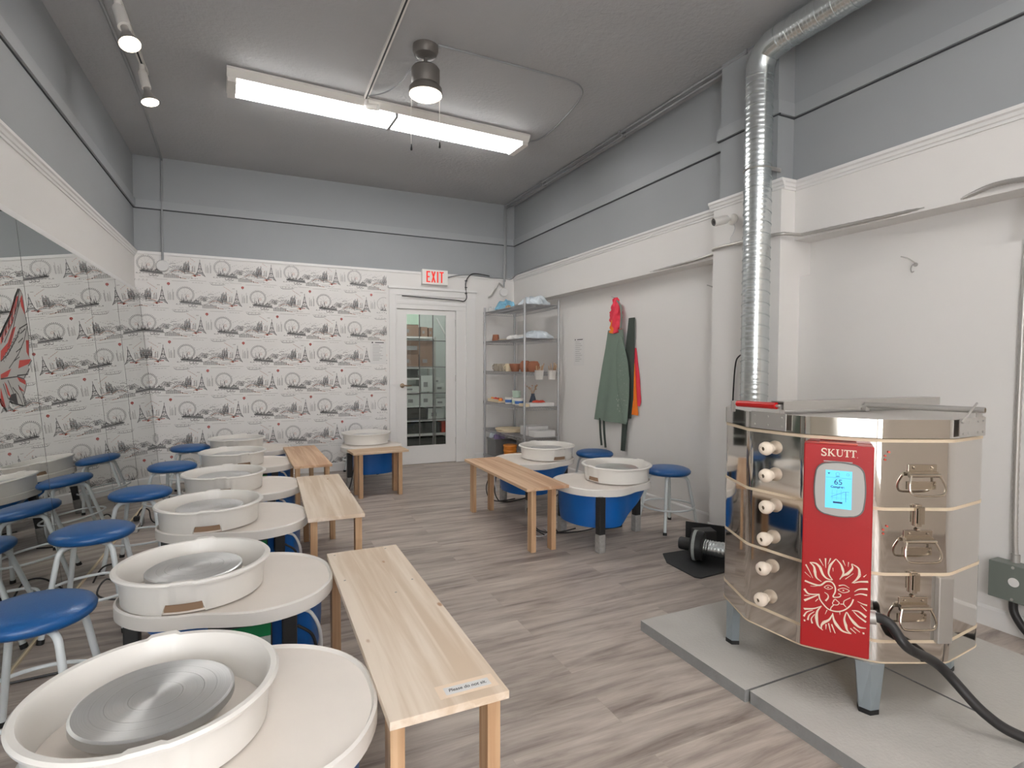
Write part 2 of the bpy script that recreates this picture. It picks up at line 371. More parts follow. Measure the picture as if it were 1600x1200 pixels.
# back wall with door opening, white zone and wallpaper
DX0, DX1, DZ = 1.655, 2.60, 2.11
g = G()
g.box((XL, YB, 0), (1.533, YB + .12, 2.55), 2); g.box((1.533, YB, 0), (DX0, YB + .12, 2.55), 1); g.box((DX0, YB, DZ), (DX1, YB + .12, 2.55), 1)
g.box((DX1, YB, 0), (XR2, YB + .12, 2.55), 1); g.box((XL, YB, 2.55), (XR2, YB + .12, ZC), 0)
# ---- wallpaper toile: sketched skyline motif printed on the wall surface
TW, TH, X0, X1, Z0, Z1 = .734, .32, XL + .001, 1.532, .09, 2.545
motif = []
def S(P, w=.003, m=3, w1=None): motif.append((P, w * 1.35, (w if w1 is None else w1) * 1.35, m))
def arc(cx, cz, r, a0, a1, n=12, rz=None): return [(cx + r * cos(R(a0 + (a1 - a0) * i / n)), cz + (rz or r) * sin(R(a0 + (a1 - a0) * i / n))) for i in range(n + 1)]
# lattice tower
S([(0, .19), (0, .155)], .003, 5); S([(-.004, .15), (-.012, .095), (-.026, .045), (-.052, .0)], .004, 5); S([(.004, .15), (.012, .095), (.026, .045), (.052, .0)], .004, 5)
S([(-.008, .12), (.012, .1), (-.014, .09)], .002, 5); S([(-.02, .085), (.02, .085)], .006, 5); S([(-.032, .042), (.032, .042)], .006, 5); S([(.01, .145), (-.01, .12)], .002, 5)
S([(-.018, .08), (.012, .05)], .003, 3); S([(.018, .08), (-.012, .05)], .003, 3); S(arc(0, .0, .032, 15, 165), .003, 5); S([(-.038, .03), (-.02, .035), (-.045, .005)], .003, 3); S([(.038, .03), (.02, .035), (.045, .005)], .003, 3)
S([(-.004, .15), (.004, .15)], .008, 5)
# twin towered church
for i in range(6): S([(-.155 + i * .0095, .065), (-.155 + i * .0095, .145 + .012 * ((i * 7) % 3 - 1))], .0036, 3 if i % 2 else 5)
for z in (.07, .09, .11, .125): S([(-.158, z), (-.104, z)], .003, 3)
S([(-.165, .062), (-.06, .055)], .003, 6); S([(-.13, .055), (-.06, .03)], .003, 7)
# low skyline pieces
for i, (x, h) in enumerate(((-.075, .06), (-.066, .075), (-.057, .05), (-.05, .07), (.055, .1), (.063, .07), (.075, .085), (.085, .06), (.1, .12), (.108, .09))): S([(x, .045), (x, .045 + h)], .0026, 6 if i % 3 else 3)
# observation wheel
S(arc(.222, .112, .076, 0, 360, 32), .0025, 3); S(arc(.222, .112, .07, 0, 360, 24), .0014, 6); S(arc(.245, .098, .012, 0, 360, 8), .0016, 7)
for i in range(34):
    a = R(i * 360 / 34); S([(.222 + .081 * cos(a), .112 + .081 * sin(a)), (.222 + .089 * cos(a), .112 + .089 * sin(a))], .0042, 5)
for i in range(8):
    a = R(i * 45 + 10); S([(.222, .112), (.222 + .07 * cos(a), .112 + .07 * sin(a))], .0009, 6)
S([(.185, .03), (.188, .08), (.19, .118)], .005, 3, .001); S([(.2, .03), (.205, .075)], .005, 3); S([(.215, .025), (.228, .1)], .003, 3); S([(.228, .1), (.238, .03)], .003, 3)
# hull with rooftops
S([(.165, .03), (.24, .022), (.375, .018)], .007, 5); S([(.17, .022), (.38, .01)], .003, 3)
for i in range(22): S([(.18 + i * .009, .026), (.182 + i * .009, .036 + .02 * ((i * 5) % 4) / 3)], .0045, 3 if i % 2 else 5)
for i in range(9): S([(.31 + i * .004, .04), (.325, .075 - abs(i - 4) * .004)], .002, 3)
# trio of gondolas
for i in range(3):
    x = .265 + i * .03; S(arc(x, -.012, .012, 180, 350, 6, .01), .004, 5); S([(x - .012, -.012), (x - .014, .0)], .0025, 5)
S([(.29, -.012), (.296, .006)], .003, 5)
# trees
for i in range(26):
    a = i * 2.399; r = .028 * math.sqrt(i / 26); x, z = .40 + r * cos(a) * 1.3, .07 + r * sin(a); S([(x, z), (x + .007, z + .005 * (i % 3 - 1))], .0045, 3 if i % 3 else 5)
S([(.395, .045), (.40, .07)], .003, 3); S([(.42, .045), (.415, .07)], .003, 3)
# arched bridge and scrolls
S(arc(.525, .01, .06, 25, 155), .004, 5); S(arc(.525, .004, .05, 30, 150), .0025, 3); S(arc(.52, -.03, .085, 40, 140), .0025, 7)
for i in range(9):
    a = R(35 + i * 14); S([(.525 + .068 * cos(a), .012 + .068 * sin(a)), (.525 + .078 * cos(a), .014 + .078 * sin(a))], .004, 3)
for i in range(10): S(arc(.49 + i * .009, .092 + .007 * sin(i * 1.9), .004, 0, 270, 5), .002, 5 if i % 3 == 0 else 3)
for i in range(6): S([(.47 + i * .02, .1 + .006 * (i % 2)), (.478 + i * .02, .106)], .003, 3)
# long building
for z in (-.03, -.015, .0): S([(.385, z), (.53, z + .002)], .0025, 3)
for i in range(15): S([(.39 + i * .0095, -.032), (.39 + i * .0095, .003)], .0026, 6 if i % 2 else 3)
S([(.41, .003), (.45, .026), (.49, .003)], .003, 3); S([(.5, -.01), (.56, -.03), (.6, -.035)], .0025, 7)
S([(.545, -.02), (.545, -.032)], .007, 5); S([(.65, -.02), (.66, -.02)], .004, 3)
for i in range(16): S([(.3 + i * .021, .155 - .01 * ((i * 5) % 3)), (.31 + i * .021, .158 - .01 * ((i * 5) % 3))], .0026, 6)
for i in range(12): S([(.13 + i * .03, .002 + .004 * (i % 2)), (.145 + i * .03, .004)], .003, 3 if i % 3 else 5)
for i in range(10): S(arc(.36 + i * .013, .085 + .012 * ((i * 3) % 4) / 3, .007, 20 * i, 20 * i + 220, 5), .0026, 3 if i % 2 else 5)
for i in range(8): S([(-.17 + i * .012, .03), (-.168 + i * .012, .045 + .01 * (i % 3))], .003, 6 if i % 2 else 3)
for i in range(6): S([(.585 + i * .009, .04), (.587 + i * .009, .075 + .02 * (i % 3))], .003, 3)
S([(.44, .115), (.47, .13), (.5, .126)], .003, 3); S([(.58, .02), (.62, .03), (.68, .02)], .0035, 3)
S([(.2, .006), (.38, .0)], .0025, 6); S([(-.17, -.01), (-.08, -.012)], .0025, 6)
for i in range(7): S([(-.045 + i * .004, .2), (-.044 + i * .004, .206)], .003, 6)
for i in range(14): S([(.34 + (i % 7) * .013, .05 + (i // 7) * .018), (.345 + (i % 7) * .013, .062 + (i // 7) * .018)], .0042, 3)
for i in range(7): S([(-.2 + i * .008, .05), (-.2 + i * .008, .075 + .012 * (i % 3))], .003, 3)
for i in range(12): S([(-.22 + i * .017, -.028 + .006 * (i % 2)), (-.21 + i * .017, -.028)], .003, 6 if i % 2 else 3)
for k_ in range(3): S([(.16 + k_ * .06 + i * .004, -.038 + .004 * sin(i)) for i in range(12)], .0022, 6)
S([(.17, .014), (.375, .004)], .0035, 3); S(arc(.525, .0, .04, 30, 150), .002, 3); S([(.44, .04), (.48, .04)], .004, 3); S([(.57, .045), (.62, .05)], .003, 3)
for i in range(5): S([(.47 + i * .028, .03 + .01 * (i % 2)), (.475 + i * .028, .05)], .003, 3)
# red accents
S([(-.06, .0), (-.052, .012), (-.045, .002), (-.05, -.006)], .007, 4); S([(-.072, .006), (-.03, .004)], .004, 7); S([(-.028, .012), (.006, .014)], .005, 4); S([(-.085, .0), (-.05, .018)], .0025, 7); S([(-.06, .02), (-.02, .022)], .002, 3)
S(arc(.062, .222, .011, 0, 360, 8), .006, 4); S([(.062, .205), (.062, .2)], .005, 5); S([(.062, .217), (.062, .227)], .006, 4)
# pale waves, boats and scribbled script
for k_, (x, z, l) in enumerate(((-.1, -.045, .16), (.09, -.055, .2), (.3, -.05, .12), (.46, -.06, .16), (.13, .0, .05), (.6, .03, .1))):
    S([(x + l * i / 8, z + .004 * ((i * 3) % 3 - 1)) for i in range(9)], .0022, 6)
S([(.1, -.07), (.12, -.085), (.19, -.085), (.25, -.075)], .003, 3); 
for i in range(7): S([(.12 + i * .018, -.08), (.123 + i * .018, -.06 - .01 * (i % 2))], .0022, 6 if i % 2 else 3)
for i in range(8): S(arc(-.07 + i * .014, -.075, .006, 200, 20 + 90 * (i % 2), 4), .002, 6)
for i in range(9): S([(-.12 - i * .009 + .06, .17 + i * .006), (-.125 - i * .009 + .06, .178 + i * .006)], .0025, 7 if i % 2 else 6)
for i in range(5): S([(.6 + .02 * i, .1 + .03 * ((i * 2) % 3)), (.606 + .02 * i, .106 + .03 * ((i * 2) % 3))], .003, 7)
row0 = 2.312 
for rI in range(-1, 9):
    zb = row0 - rI * TH; off = -.561 + (TW / 2 if rI % 2 else 0)
    for cI in range(-3, 5):
        xb = off + cI * TW
        if xb < X0 - .75 or xb > X1 + .2: continue
        for P, w, w1, m in motif:
            Q = [(xb + x, zb + z) for x, z in P]
            if min(q[0] for q in Q) < X0 or max(q[0] for q in Q) > X1 or min(q[1] for q in Q) < Z0 or max(q[1] for q in Q) > Z1 - .035: continue
            g.stroke(Q, w, w1, lambda p: (p[0], YB - .0008, p[1]), m)
struct('wall_back', g, ['gray', 'white', 'paper', 'ink', 'inkr', 'inkd', 'inkl', 'inko'], smooth=0)
# front wall behind the camera with an added, unseen window letting in daylight
g = G(); g.box((XL, YF - .15, 0), (XR2, YF, .25)); g.box((XL, YF - .15, 3.0), (XR2, YF, ZC)); g.box((XL, YF - .15, .25), (-1.05, YF, 3.0)); g.box((.4, YF - .15, .25), (XR2, YF, 3.0))
struct('wall_front', g, 'front', smooth=0)
g = G()
for x in (-1.05, -.35, .35): g.box((x, YF - .1, .25), (x + .05, YF - .04, 3.0))
g.box((-1.05, YF - .1, .25), (.4, YF - .04, .3)); g.box((-1.05, YF - .1, 2.95), (.4, YF - .04, 3.0)); g.box((-1.05, YF - .1, 2.2), (.4, YF - .04, 2.25))
struct('added_window_1', g, 'trim', smooth=0)

# trims --------------------------------------------------------
g = G()   # grey picture rail round the room with its shadow line painted as a dark strip beneath
def rail(a, b, inw, z0=3.012, z1=3.098, d=.022):
    a = Vector(a); b = Vector(b); U = Vector(inw)
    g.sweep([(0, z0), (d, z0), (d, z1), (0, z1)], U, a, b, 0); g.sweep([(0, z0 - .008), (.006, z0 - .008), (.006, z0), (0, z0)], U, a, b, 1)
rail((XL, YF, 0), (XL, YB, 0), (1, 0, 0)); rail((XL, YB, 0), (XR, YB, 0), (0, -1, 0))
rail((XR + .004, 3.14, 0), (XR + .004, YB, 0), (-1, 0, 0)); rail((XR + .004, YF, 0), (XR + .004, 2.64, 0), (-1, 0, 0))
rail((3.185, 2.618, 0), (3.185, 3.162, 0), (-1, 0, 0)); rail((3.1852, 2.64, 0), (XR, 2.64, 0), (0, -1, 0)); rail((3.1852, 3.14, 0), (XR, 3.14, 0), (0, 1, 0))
struct('trim_1', g, ['rail', 'railshade'], smooth=0)
CP = [(0, 2.515), (.007, 2.515), (.009, 2.53), (.016, 2.535), (.02, 2.552), (.03, 2.56), (.03, 2.578), (0, 2.578)]
g = G()   # white crown on the band, stepping round the pilaster
g.sweep(CP, (-1, 0, 0), (XR, YF, 0), (XR, 2.6, 0)); g.sweep(CP, (-1, 0, 0), (XR, 3.22, 0), (XR, YB, 0))
g.sweep(CP, (-1, 0, 0), (3.2, 2.585, 0), (3.2, 3.245, 0)); g.sweep(CP, (0, -1, 0), (3.2002, 2.615, 0), (XR, 2.615, 0)); g.sweep(CP, (0, 1, 0), (3.2002, 3.215, 0), (XR, 3.215, 0))
struct('trim_2', g, 'trim', smooth=0)
g = G(); g.sweep([(a, b - .025) for a, b in CP], (1, 0, 0), (XL, YF, 0), (XL, YB, 0)); struct('trim_3', g, 'trim', smooth=0)
g = G(); g.sweep([(0, 2.085), (.03, 2.085), (.034, 2.1), (.03, 2.122), (.018, 2.13), (.014, 2.14), (0, 2.142)], (1, 0, 0), (XL, YF, 0), (XL, YB, 0)); struct('trim_4', g, 'trim', smooth=0)
g = G(); g.box((XL, YB - .012, 2.52), (XR, YB - .0009, 2.55)); struct('trim_5', g, 'trim', smooth=0)
# baseboards
BP = [(0, 0), (.014, 0), (.014, .09), (.009, .1), (.004, .104), (0, .104)]
g = G(); g.sweep(BP, (-1, 0, 0), (3.395, YF, 0), (3.395, 2.615, 0)); g.sweep(BP, (-1, 0, 0), (3.395, 3.215, 0), (3.395, YB, 0)); g.sweep(BP, (-1, 0, 0), (3.2, 2.6, 0), (3.2, 3.23, 0))
g.sweep(BP, (0, 1, 0), (3.186, 3.215, 0), (3.4, 3.215, 0)); g.sweep(BP, (0, -1, 0), (3.186, 2.615, 0), (3.4, 2.615, 0))
struct('baseboard_right', g, 'trim', smooth=0)
g = G(); g.sweep(BP, (0, -1, 0), (XL, YB, 0), (1.553, YB, 0)); g.sweep(BP, (0, -1, 0), (2.75, YB, 0), (3.38, YB, 0)); struct('baseboard_back', g, 'trim', smooth=0)
# lower right wall panel face (drywall skin that stops below the band)
g = G(); g.box((3.395, YF, 0), (XR2, 2.615, 1.945)); g.box((3.395, 3.215, 0), (XR2, YB, 1.945))
struct('wall_right', g, 'white', smooth=0)

# ------------------------------------------------------------------ door to the storage room
g = G(); fy = YB - .022
g.box((1.56, fy, 0), (1.655, YB, 2.235)); g.box((2.61, fy, 0), (2.745, YB, 2.235)); g.box((1.56, fy, 2.235), (2.745, YB, 2.315)); g.box((1.545, YB - .04, 2.315), (2.76, YB, 2.345))
g.box((1.655, YB - .01, 2.06), (2.61, YB + .1, 2.235)); g.box((2.47, YB - .006, 0), (2.61, YB + .1, 2.1)); g.box((1.655, YB - .016, 2.12), (2.61, YB - .01, 2.16))
g.box((1.64, fy - .004, 0), (1.655, fy, 2.235)); g.box((2.61, fy - .004, 0), (2.625, fy, 2.235))
struct('trim_6', g, 'trim', smooth=0, bevel=.002)
dr = thing('door_1', None, None, (1.66, YB + .03, 0)); dr['kind'] = 'structure'
dx0, dx1, gx0, gx1, gz0, gz1 = 1.66, 2.465, 1.785, 2.335, .245, 2.0
g = G(); y0, y1 = YB + .012, YB + .05
g.box((dx0, y0, .008), (gx0, y1, 2.055)); g.box((gx1, y0, .008), (dx1, y1, 2.055)); g.box((gx0, y0, .008), (gx1, y1, gz0)); g.box((gx0, y0, gz1), (gx1, y1, 2.055))
for a in ((gx0, gz0, gx0 + .008, gz1), (gx1 - .008, gz0, gx1, gz1), (gx0, gz0, gx1, gz0 + .008), (gx0, gz1 - .008, gx1, gz1)): g.box((a[0], y0 - .005, a[1]), (a[2], y0, a[3]))
g.build('door_leaf', 'trim', dr, world=True, smooth=0)
G().box((gx0, YB + .028, gz0), (gx1, YB + .034, gz1)).build('glass_pane', 'glass', dr, world=True, smooth=0)
g = G()
for i in (1, 2): x = gx0 + (gx1 - gx0) * i / 3; g.box((x - .0055, YB + .022, gz0), (x + .0055, YB + .028, gz1))
for i in range(1, 5): z = gz0 + (gz1 - gz0) * i / 5; g.box((gx0, YB + .022, z - .0055), (gx1, YB + .028, z + .0055))
g.build('came_grid', 'bezeld', dr, world=True, smooth=0)
hd = G().lathe([(0, 0), (.028, 0), (.03, .006), (.024, .012), (.012, .014), (.011, .045), (0, .045)], (1.732, YB + .012, 1.055), 20, ax=(0, -1, 0)).build('door_handle', 'brass', dr, world=True)
hd2 = G().tube([(1.732, YB - .03, 1.055), (1.76, YB - .033, 1.057), (1.80, YB - .03, 1.052), (1.845, YB - .026, 1.055)], [.011, .01, .009, .007], 10).build('lever', 'brass', hd, smooth=40)
hd2.data.transform(Matrix.Translation(-Vector(dr.location)))
g = G()
for z in (.25, 1.1, 1.85): g.cyl((2.466, YB + .008, z), (2.466, YB + .008, z + .09), .006, n=8)
g.build('hinges', 'satin', dr, world=True)

# storage room beyond
g = G(); g.box((1.3, 9.0, 0), (3.6, 9.1, 2.7)); g.box((1.2, YB + .12, 0), (1.3, 9.1, 2.7)); g.box((3.5, YB + .12, 0), (3.6, 9.1, 2.7)); g.box((1.2, YB + .12, 2.7), (3.6, 9.1, 2.8))
struct('wall_storage_room', g, 'mintw', smooth=0)
lamp = thing('ceiling_lamp', 'white strip lamp on the storage room ceiling behind the glass door', 'lamp', (2.3, 7.9, 2.66))
G().box((1.95, 7.85, 2.66), (2.65, 7.95, 2.7)).build('lamp_housing', 'plastic', lamp, world=True, smooth=0)
M['storelamp'] = mat('store_tube', (.96, 1, .97, 1), .4, emit=STORE_E)
G().tube([(1.98, 7.9, 2.645), (2.62, 7.9, 2.645)], .016, 10).build('tube', 'storelamp', lamp, world=True)
sh = thing('storage_shelf', 'white storage shelving loaded with boxes behind the glass door', 'shelf', (2.3, 8.25, 0))
for z0, z1, xa, xb in ((1.73, 1.76, 1.85, 2.5), (1.275, 1.3, 1.85, 2.5), (1.1, 1.125, 1.85, 2.27), (.895, .91, 1.85, 2.28), (.676, .692, 1.85, 2.95), (.455, .47, 1.85, 2.95), (.23, .265, 1.85, 2.95)):
    G().box((xa, 8.24, z0), (xb, 8.62, z1)).build('shelf_board', 'trim', sh, world=True, smooth=0)
for x, zt in ((1.84, 1.95), (2.5, 1.76), (2.94, .692)):
    for y in (8.24, 8.59): G().box((x, y, 0), (x + .03, y + .03, zt)).build('post', 'satin', sh, world=True, smooth=0)
G().tube([(2.56, 8.3, 2.05), (2.84, 8.3, 1.55)], .014, 8).build('brace', 'trim', sh, world=True)
cap = {'card': ('cardboard_box', 'brown cardboard box', 'box'), 'boxw': ('carton', 'white carton', 'box'), 'darkin': ('storage_bin', 'dark grey bin', 'bin'), 'mint': ('plastic_tub', 'pale green plastic tub', 'tub'), 'redp': ('cloth_rag', 'orange rag', 'rag')}
SB = [('mint', 1.93, 2.263, 1.94, 2.1, 'on top of the brown boxes behind the door glass'), ('card', 1.93, 2.263, 1.762, 1.938, 'upper left on the top storage shelf behind the door glass'),
 ('card', 2.30, 2.404, 1.762, 1.91, 'narrow and upright in the middle of the top storage shelf'), ('card', 2.425, 2.492, 1.762, 1.90, 'narrow and upright at the right end of the top storage shelf'),
 ('card', 1.93, 2.262, 1.302, 1.485, 'lower left under the top storage shelf'), ('card', 2.28, 2.492, 1.302, 1.49, 'lower right under the top storage shelf'), ('card', 1.93, 2.492, 1.487, 1.70, 'wide one resting on two others under the top storage shelf'),
 ('darkin', 1.9, 2.255, 1.128, 1.262, 'below the brown boxes at the left of the door glass'), ('boxw', 2.30, 2.49, .912, 1.16, 'tall, in the middle of the door glass at handle height'),
 ('boxw', 2.515, 2.72, .912, 1.03, 'right of the tall one at handle height behind the glass'), ('boxw', 2.515, 2.62, 1.032, 1.127, 'small, on top of the carton at the right of the door glass'), ('boxw', 2.03, 2.27, .912, 1.0, 'small, just right of the door handle behind the glass'),
 ('boxw', 2.05, 2.27, .694, .87, 'at the left of the door glass below the handle'), ('boxw', 2.30, 2.49, .694, .88, 'in the middle of the door glass below the handle'), ('boxw', 2.515, 2.74, .694, .80, 'at the right of the door glass below the handle'),
 ('boxw', 2.41, 2.66, .472, .655, 'alone on the low storage shelf at the right of the glass'), ('darkin', 1.9, 2.38, .472, .655, 'on the low storage shelf at the left of the glass'), ('darkin', 1.9, 2.6, .267, .43, 'wide, on the lowest storage shelf'),
 ('redp', 2.63, 2.74, .267, .44, 'at the right end of the lowest storage shelf'), ('darkin', 1.9, 2.72, .001, .19, 'wide, on the storage room floor under the shelving')]
for k_, (m, xa, xb, z0, z1, wh) in enumerate(SB):
    n_, l_, c_ = cap[m]; g = G(); g.box((xa, 8.26 + .004 * k_ % .03, z0 + .0005), (xb, 8.56, z1 - .0005))
    if m in ('card', 'boxw'): g.box((xa + .2 * (xb - xa), 8.2585, z0 + .3 * (z1 - z0)), (xa + .55 * (xb - xa), 8.26, z0 + .6 * (z1 - z0)), 1); g.box((xa + (xb - xa) * .46, 8.3, z1 - .0005), (xa + (xb - xa) * .54, 8.5, z1), 1)
    else: g.box((xa - .005, 8.255, z1 - .02), (xb + .005, 8.565, z1), 0)
    tag(g.build(n_, [m, 'print'], smooth=0), l_ + ' ' + wh, c_, 'boxes and bins in the storage room')

# ------------------------------------------------------------------ mirrors leaning along the left wall
mslope = .0785
def MX(z): return -.972 - mslope * z
ys = [7.105, 5.97, 5.055, 3.745, 2.5, 1.25, 0, -1.3]
ml = ['farthest mirror panel, beside the wallpapered back wall', 'second mirror panel from the back wall, dark seam at its far edge', 'mirror panel behind the third blue stool, with the winged decal at its near edge', 'mirror panel carrying most of the red winged decal', 'mirror panel behind the nearest blue stool', 'mirror panel beside the nearest pottery wheel', 'mirror panel nearest the added front window']
for i in range(7):
    ya, yb = ys[i + 1] + .0025, ys[i] - .0025; g = G(); z0, z1 = .012, 2.088
    V = [(MX(z) - d, y, z) for z in (z0, z1) for y in (ya, yb) for d in (0, .006)]
    g.add(V, [(0, 4, 6, 2), (1, 3, 7, 5), (0, 1, 5, 4), (2, 6, 7, 3), (0, 2, 3, 1), (4, 5, 7, 6)])
    tag(g.build('wall_mirror', 'mirror', smooth=0), ml[i], 'mirror', 'mirror panels leaning on the left wall')
g = G(); g.box((-.99, -1.3, 0), (-.966, 7.1, .012)); tag(g.build('mirror_rail', 'board', smooth=0), 'pale wooden strip along the floor under the leaning mirrors', 'rail')
g = G()
for y, w in ((5.97, .007), (5.055, .002), (3.745, .002), (7.1, .006), (2.5, .002)):
    g.add([(MX(z) + .0006, y + s_, z) for z in (.012, 2.088) for s_ in (-w / 2, w / 2)], [(0, 1, 3, 2)])
struct('trim_7', g, 'bezeld', smooth=0)
# winged decal
OUTL = [(3.351, 1.454), (3.421, 1.508), (3.53, 1.584), (3.601, 1.667), (3.662, 1.716), (3.693, 1.689), (3.696, 1.58), (3.706, 1.538), (3.706, 1.464), (3.672, 1.365), (3.707, 1.347), (3.647, 1.316), (3.659, 1.304), (3.572, 1.257), (3.593, 1.226), (3.556, 1.186), (3.525, 1.164), (3.533, 1.116), (3.427, 1.135), (3.355, 1.151), (3.32, 1.103), (3.262, 1.167), (3.2, 1.2), (3.2, 1.4)]
REDP = [[(3.685, 1.688), (3.696, 1.58), (3.656, 1.625), (3.652, 1.661)], [(3.601, 1.667), (3.634, 1.677), (3.531, 1.544), (3.442, 1.487), (3.339, 1.416), (3.351, 1.454), (3.453, 1.521)], [(3.331, 1.388), (3.424, 1.43), (3.503, 1.502), (3.551, 1.516), (3.444, 1.408), (3.315, 1.339)], [(3.54, 1.346), (3.701, 1.353), (3.66, 1.328), (3.512, 1.305)], [(3.297, 1.279), (3.426, 1.305), (3.372, 1.267), (3.291, 1.26)], [(3.483, 1.262), (3.583, 1.245), (3.583, 1.221), (3.506, 1.241)], [(3.485, 1.224), (3.556, 1.186), (3.492, 1.2)], [(3.278, 1.22), (3.306, 1.121), (3.277, 1.134), (3.26, 1.162)], [(3.66, 1.45), (3.702, 1.452), (3.672, 1.365), (3.648, 1.389)], [(3.325, 1.246), (3.346, 1.184), (3.381, 1.166), (3.347, 1.229)]]
BLKS = [[(3.662, 1.716), (3.602, 1.626), (3.512, 1.531), (3.383, 1.428)], [(3.702, 1.574), (3.706, 1.538), (3.593, 1.507), (3.549, 1.463), (3.406, 1.373), (3.315, 1.339)], [(3.702, 1.525), (3.636, 1.449), (3.535, 1.375), (3.398, 1.306)], [(3.673, 1.511), (3.601, 1.483), (3.624, 1.461), (3.554, 1.434), (3.593, 1.412), (3.509, 1.386), (3.546, 1.363), (3.465, 1.34)], [(3.486, 1.27), (3.625, 1.274), (3.659, 1.304)], [(3.29, 1.258), (3.37, 1.261), (3.484, 1.265), (3.57, 1.251)], [(3.367, 1.25), (3.405, 1.198), (3.441, 1.134)], [(3.309, 1.235), (3.341, 1.168), (3.399, 1.137)], [(3.411, 1.215), (3.47, 1.178), (3.512, 1.123)], [(3.485, 1.224), (3.539, 1.157)], [(3.65, 1.654), (3.546, 1.545), (3.475, 1.46), (3.417, 1.407)]]
g = G()
for sg in (1, -1):
    for P, mi, o_ in [(OUTL, 0, .0022)] + [(p, 1, .0026) for p in REDP] + [([(3.386, 1.182), (3.444, 1.185), (3.454, 1.127), (3.352, 1.162)], 2, .0026)]:
        g.poly([(3.2 + sg * (y - 3.2), z) for y, z in P], lambda p, o_=o_: (MX(p[1]) + o_, p[0], p[1]), mi)
    for P in BLKS + [OUTL[:-2]]: g.stroke([(3.2 + sg * (y - 3.2), z) for y, z in P], .007, .005, lambda p: (MX(p[1]) + .003, p[0], p[1]), 2)
    for k_ in range(12):
        t = k_ / 12; y = 3.36 + .3 * t; z = 1.43 + .22 * t; g.stroke([(3.2 + sg * (y - 3.2), z), (3.2 + sg * (y + .02 - 3.2), z + .05)], .012, .002, lambda p: (MX(p[1]) + .0028, p[0], p[1]), 0 if k_ % 2 else 2)
    for k_ in range(9):
        y = 3.36 + .03 * k_; z = 1.35 + .018 * k_; g.stroke([(3.2 + sg * (y + q[0] - 3.2), z + q[1]) for q in arc(0, 0, .014, 0, 250, 6)], .004, .004, lambda p: (MX(p[1]) + .003, p[0], p[1]), 2)
tag(g.build('winged_decal', ['dwhite', 'dred', 'dblack'], smooth=0), 'red, black and white winged decal stuck on the mirror', 'decal')

# ------------------------------------------------------------------ ceiling light fixture
fx = thing('fluorescent_light', 'long white fluorescent fixture with four rows of tubes on the grey ceiling', 'ceiling light', (1.13, 4.95, ZC))
def FXP(u, v, z): # u along length -1.33..1.33 ; v across
    a = R(3.0); return (1.125 + u * cos(a) - v * sin(a), 4.965 + u * sin(a) + v * cos(a), z)
def fbox(g, u0, u1, v0, v1, z0, z1, m=0): g.add([FXP(u, v, z) for u in (u0, u1) for v in (v0, v1) for z in (z0, z1)], [(0, 1, 3, 2), (4, 6, 7, 5), (0, 4, 5, 1), (2, 3, 7, 6), (0, 2, 6, 4), (1, 5, 7, 3)], m)
g = G(); L_ = 1.31
g.add([FXP(u, v, z) for u in (-L_, L_) for v, z in ((-.19, ZC - .004), (-.19, 3.55), (-.15, 3.505), (.15, 3.505), (.19, 3.55), (.19, ZC - .004))], [(i, (i + 1) % 6, 6 + (i + 1) % 6, 6 + i) for i in range(6)] + [(5, 4, 3, 2, 1, 0), (6, 7, 8, 9, 10, 11)])
g.build('housing', 'plastic', fx, world=True, smooth=0)
for i, v in enumerate((-.115, -.04, .04, .115)):
    for a, b in ((-L_ + .06, -.02), (.02, L_ - .06)):
        t_ = G(); t_.tube([FXP(a, v, 3.487), FXP(b, v, 3.487)], .014, 10); t_.build('fluorescent_tube', 'tube', fx, world=True)
for u in (-L_ + .035, 0, L_ - .035):
    g = G(); fbox(g, u - (.03 if u else .012), u + (.03 if u else .012), -.15, .15, 3.472, 3.507); g.build('socket_bar', 'conduit' if u == 0 else 'plastic', fx, world=True, smooth=0)
# unseen copy of the fixture, added behind the camera for extra light
r2 = dup(fx, (1.5, -.2, ZC), 0, 'unseen fluorescent fixture added behind the camera as an extra light source')

# fan light
fl = thing('fan_light', 'bronze ceiling fan motor with lit round lamp and two pull chains, without blades', 'fan light', (1.11, 3.85, ZC))
G().lathe([(0, 0), (.09, 0), (.09, -.035), (.078, -.062), (.045, -.076), (.02, -.08), (0, -.08)], (1.11, 3.85, ZC), 28).build('canopy', 'fan', fl, world=True)
G().cyl((1.11, 3.85, 3.42), (1.11, 3.85, 3.5), .013, n=14).build('downrod', 'fan', fl, world=True)
G().lathe([(0, 3.43), (.06, 3.43), (.09, 3.424), (.1, 3.41), (.1, 3.318), (.092, 3.305), (.1, 3.298), (.115, 3.28), (.118, 3.245), (.112, 3.24), (0, 3.24)], (1.11, 3.85, 0), 32).build('motor_housing', 'fan', fl, world=True)
G().lathe([(.113, 3.246), (.114, 3.232), (.1, 3.222), (.06, 3.216), (0, 3.214)], (1.11, 3.85, 0), 32).build('lamp_glass', 'fanlamp', fl, world=True)
for x, zb in ((1.006, 2.835), (1.212, 2.885)):
    c_ = G().tube([(x, 3.85, 3.26), (x, 3.85, zb + .04)], .0018, 6).build('pull_chain', 'plastic', fl, world=True, smooth=40)
    k_ = G().lathe([(0, zb + .045), (.003, zb + .042), (.008, zb + .01), (.007, zb), (0, zb - .003)], (x, 3.85, 0), 12).build('pull_knob', 'rubber', c_, smooth=40); k_.data.transform(Matrix.Translation(-Vector(fl.location)))

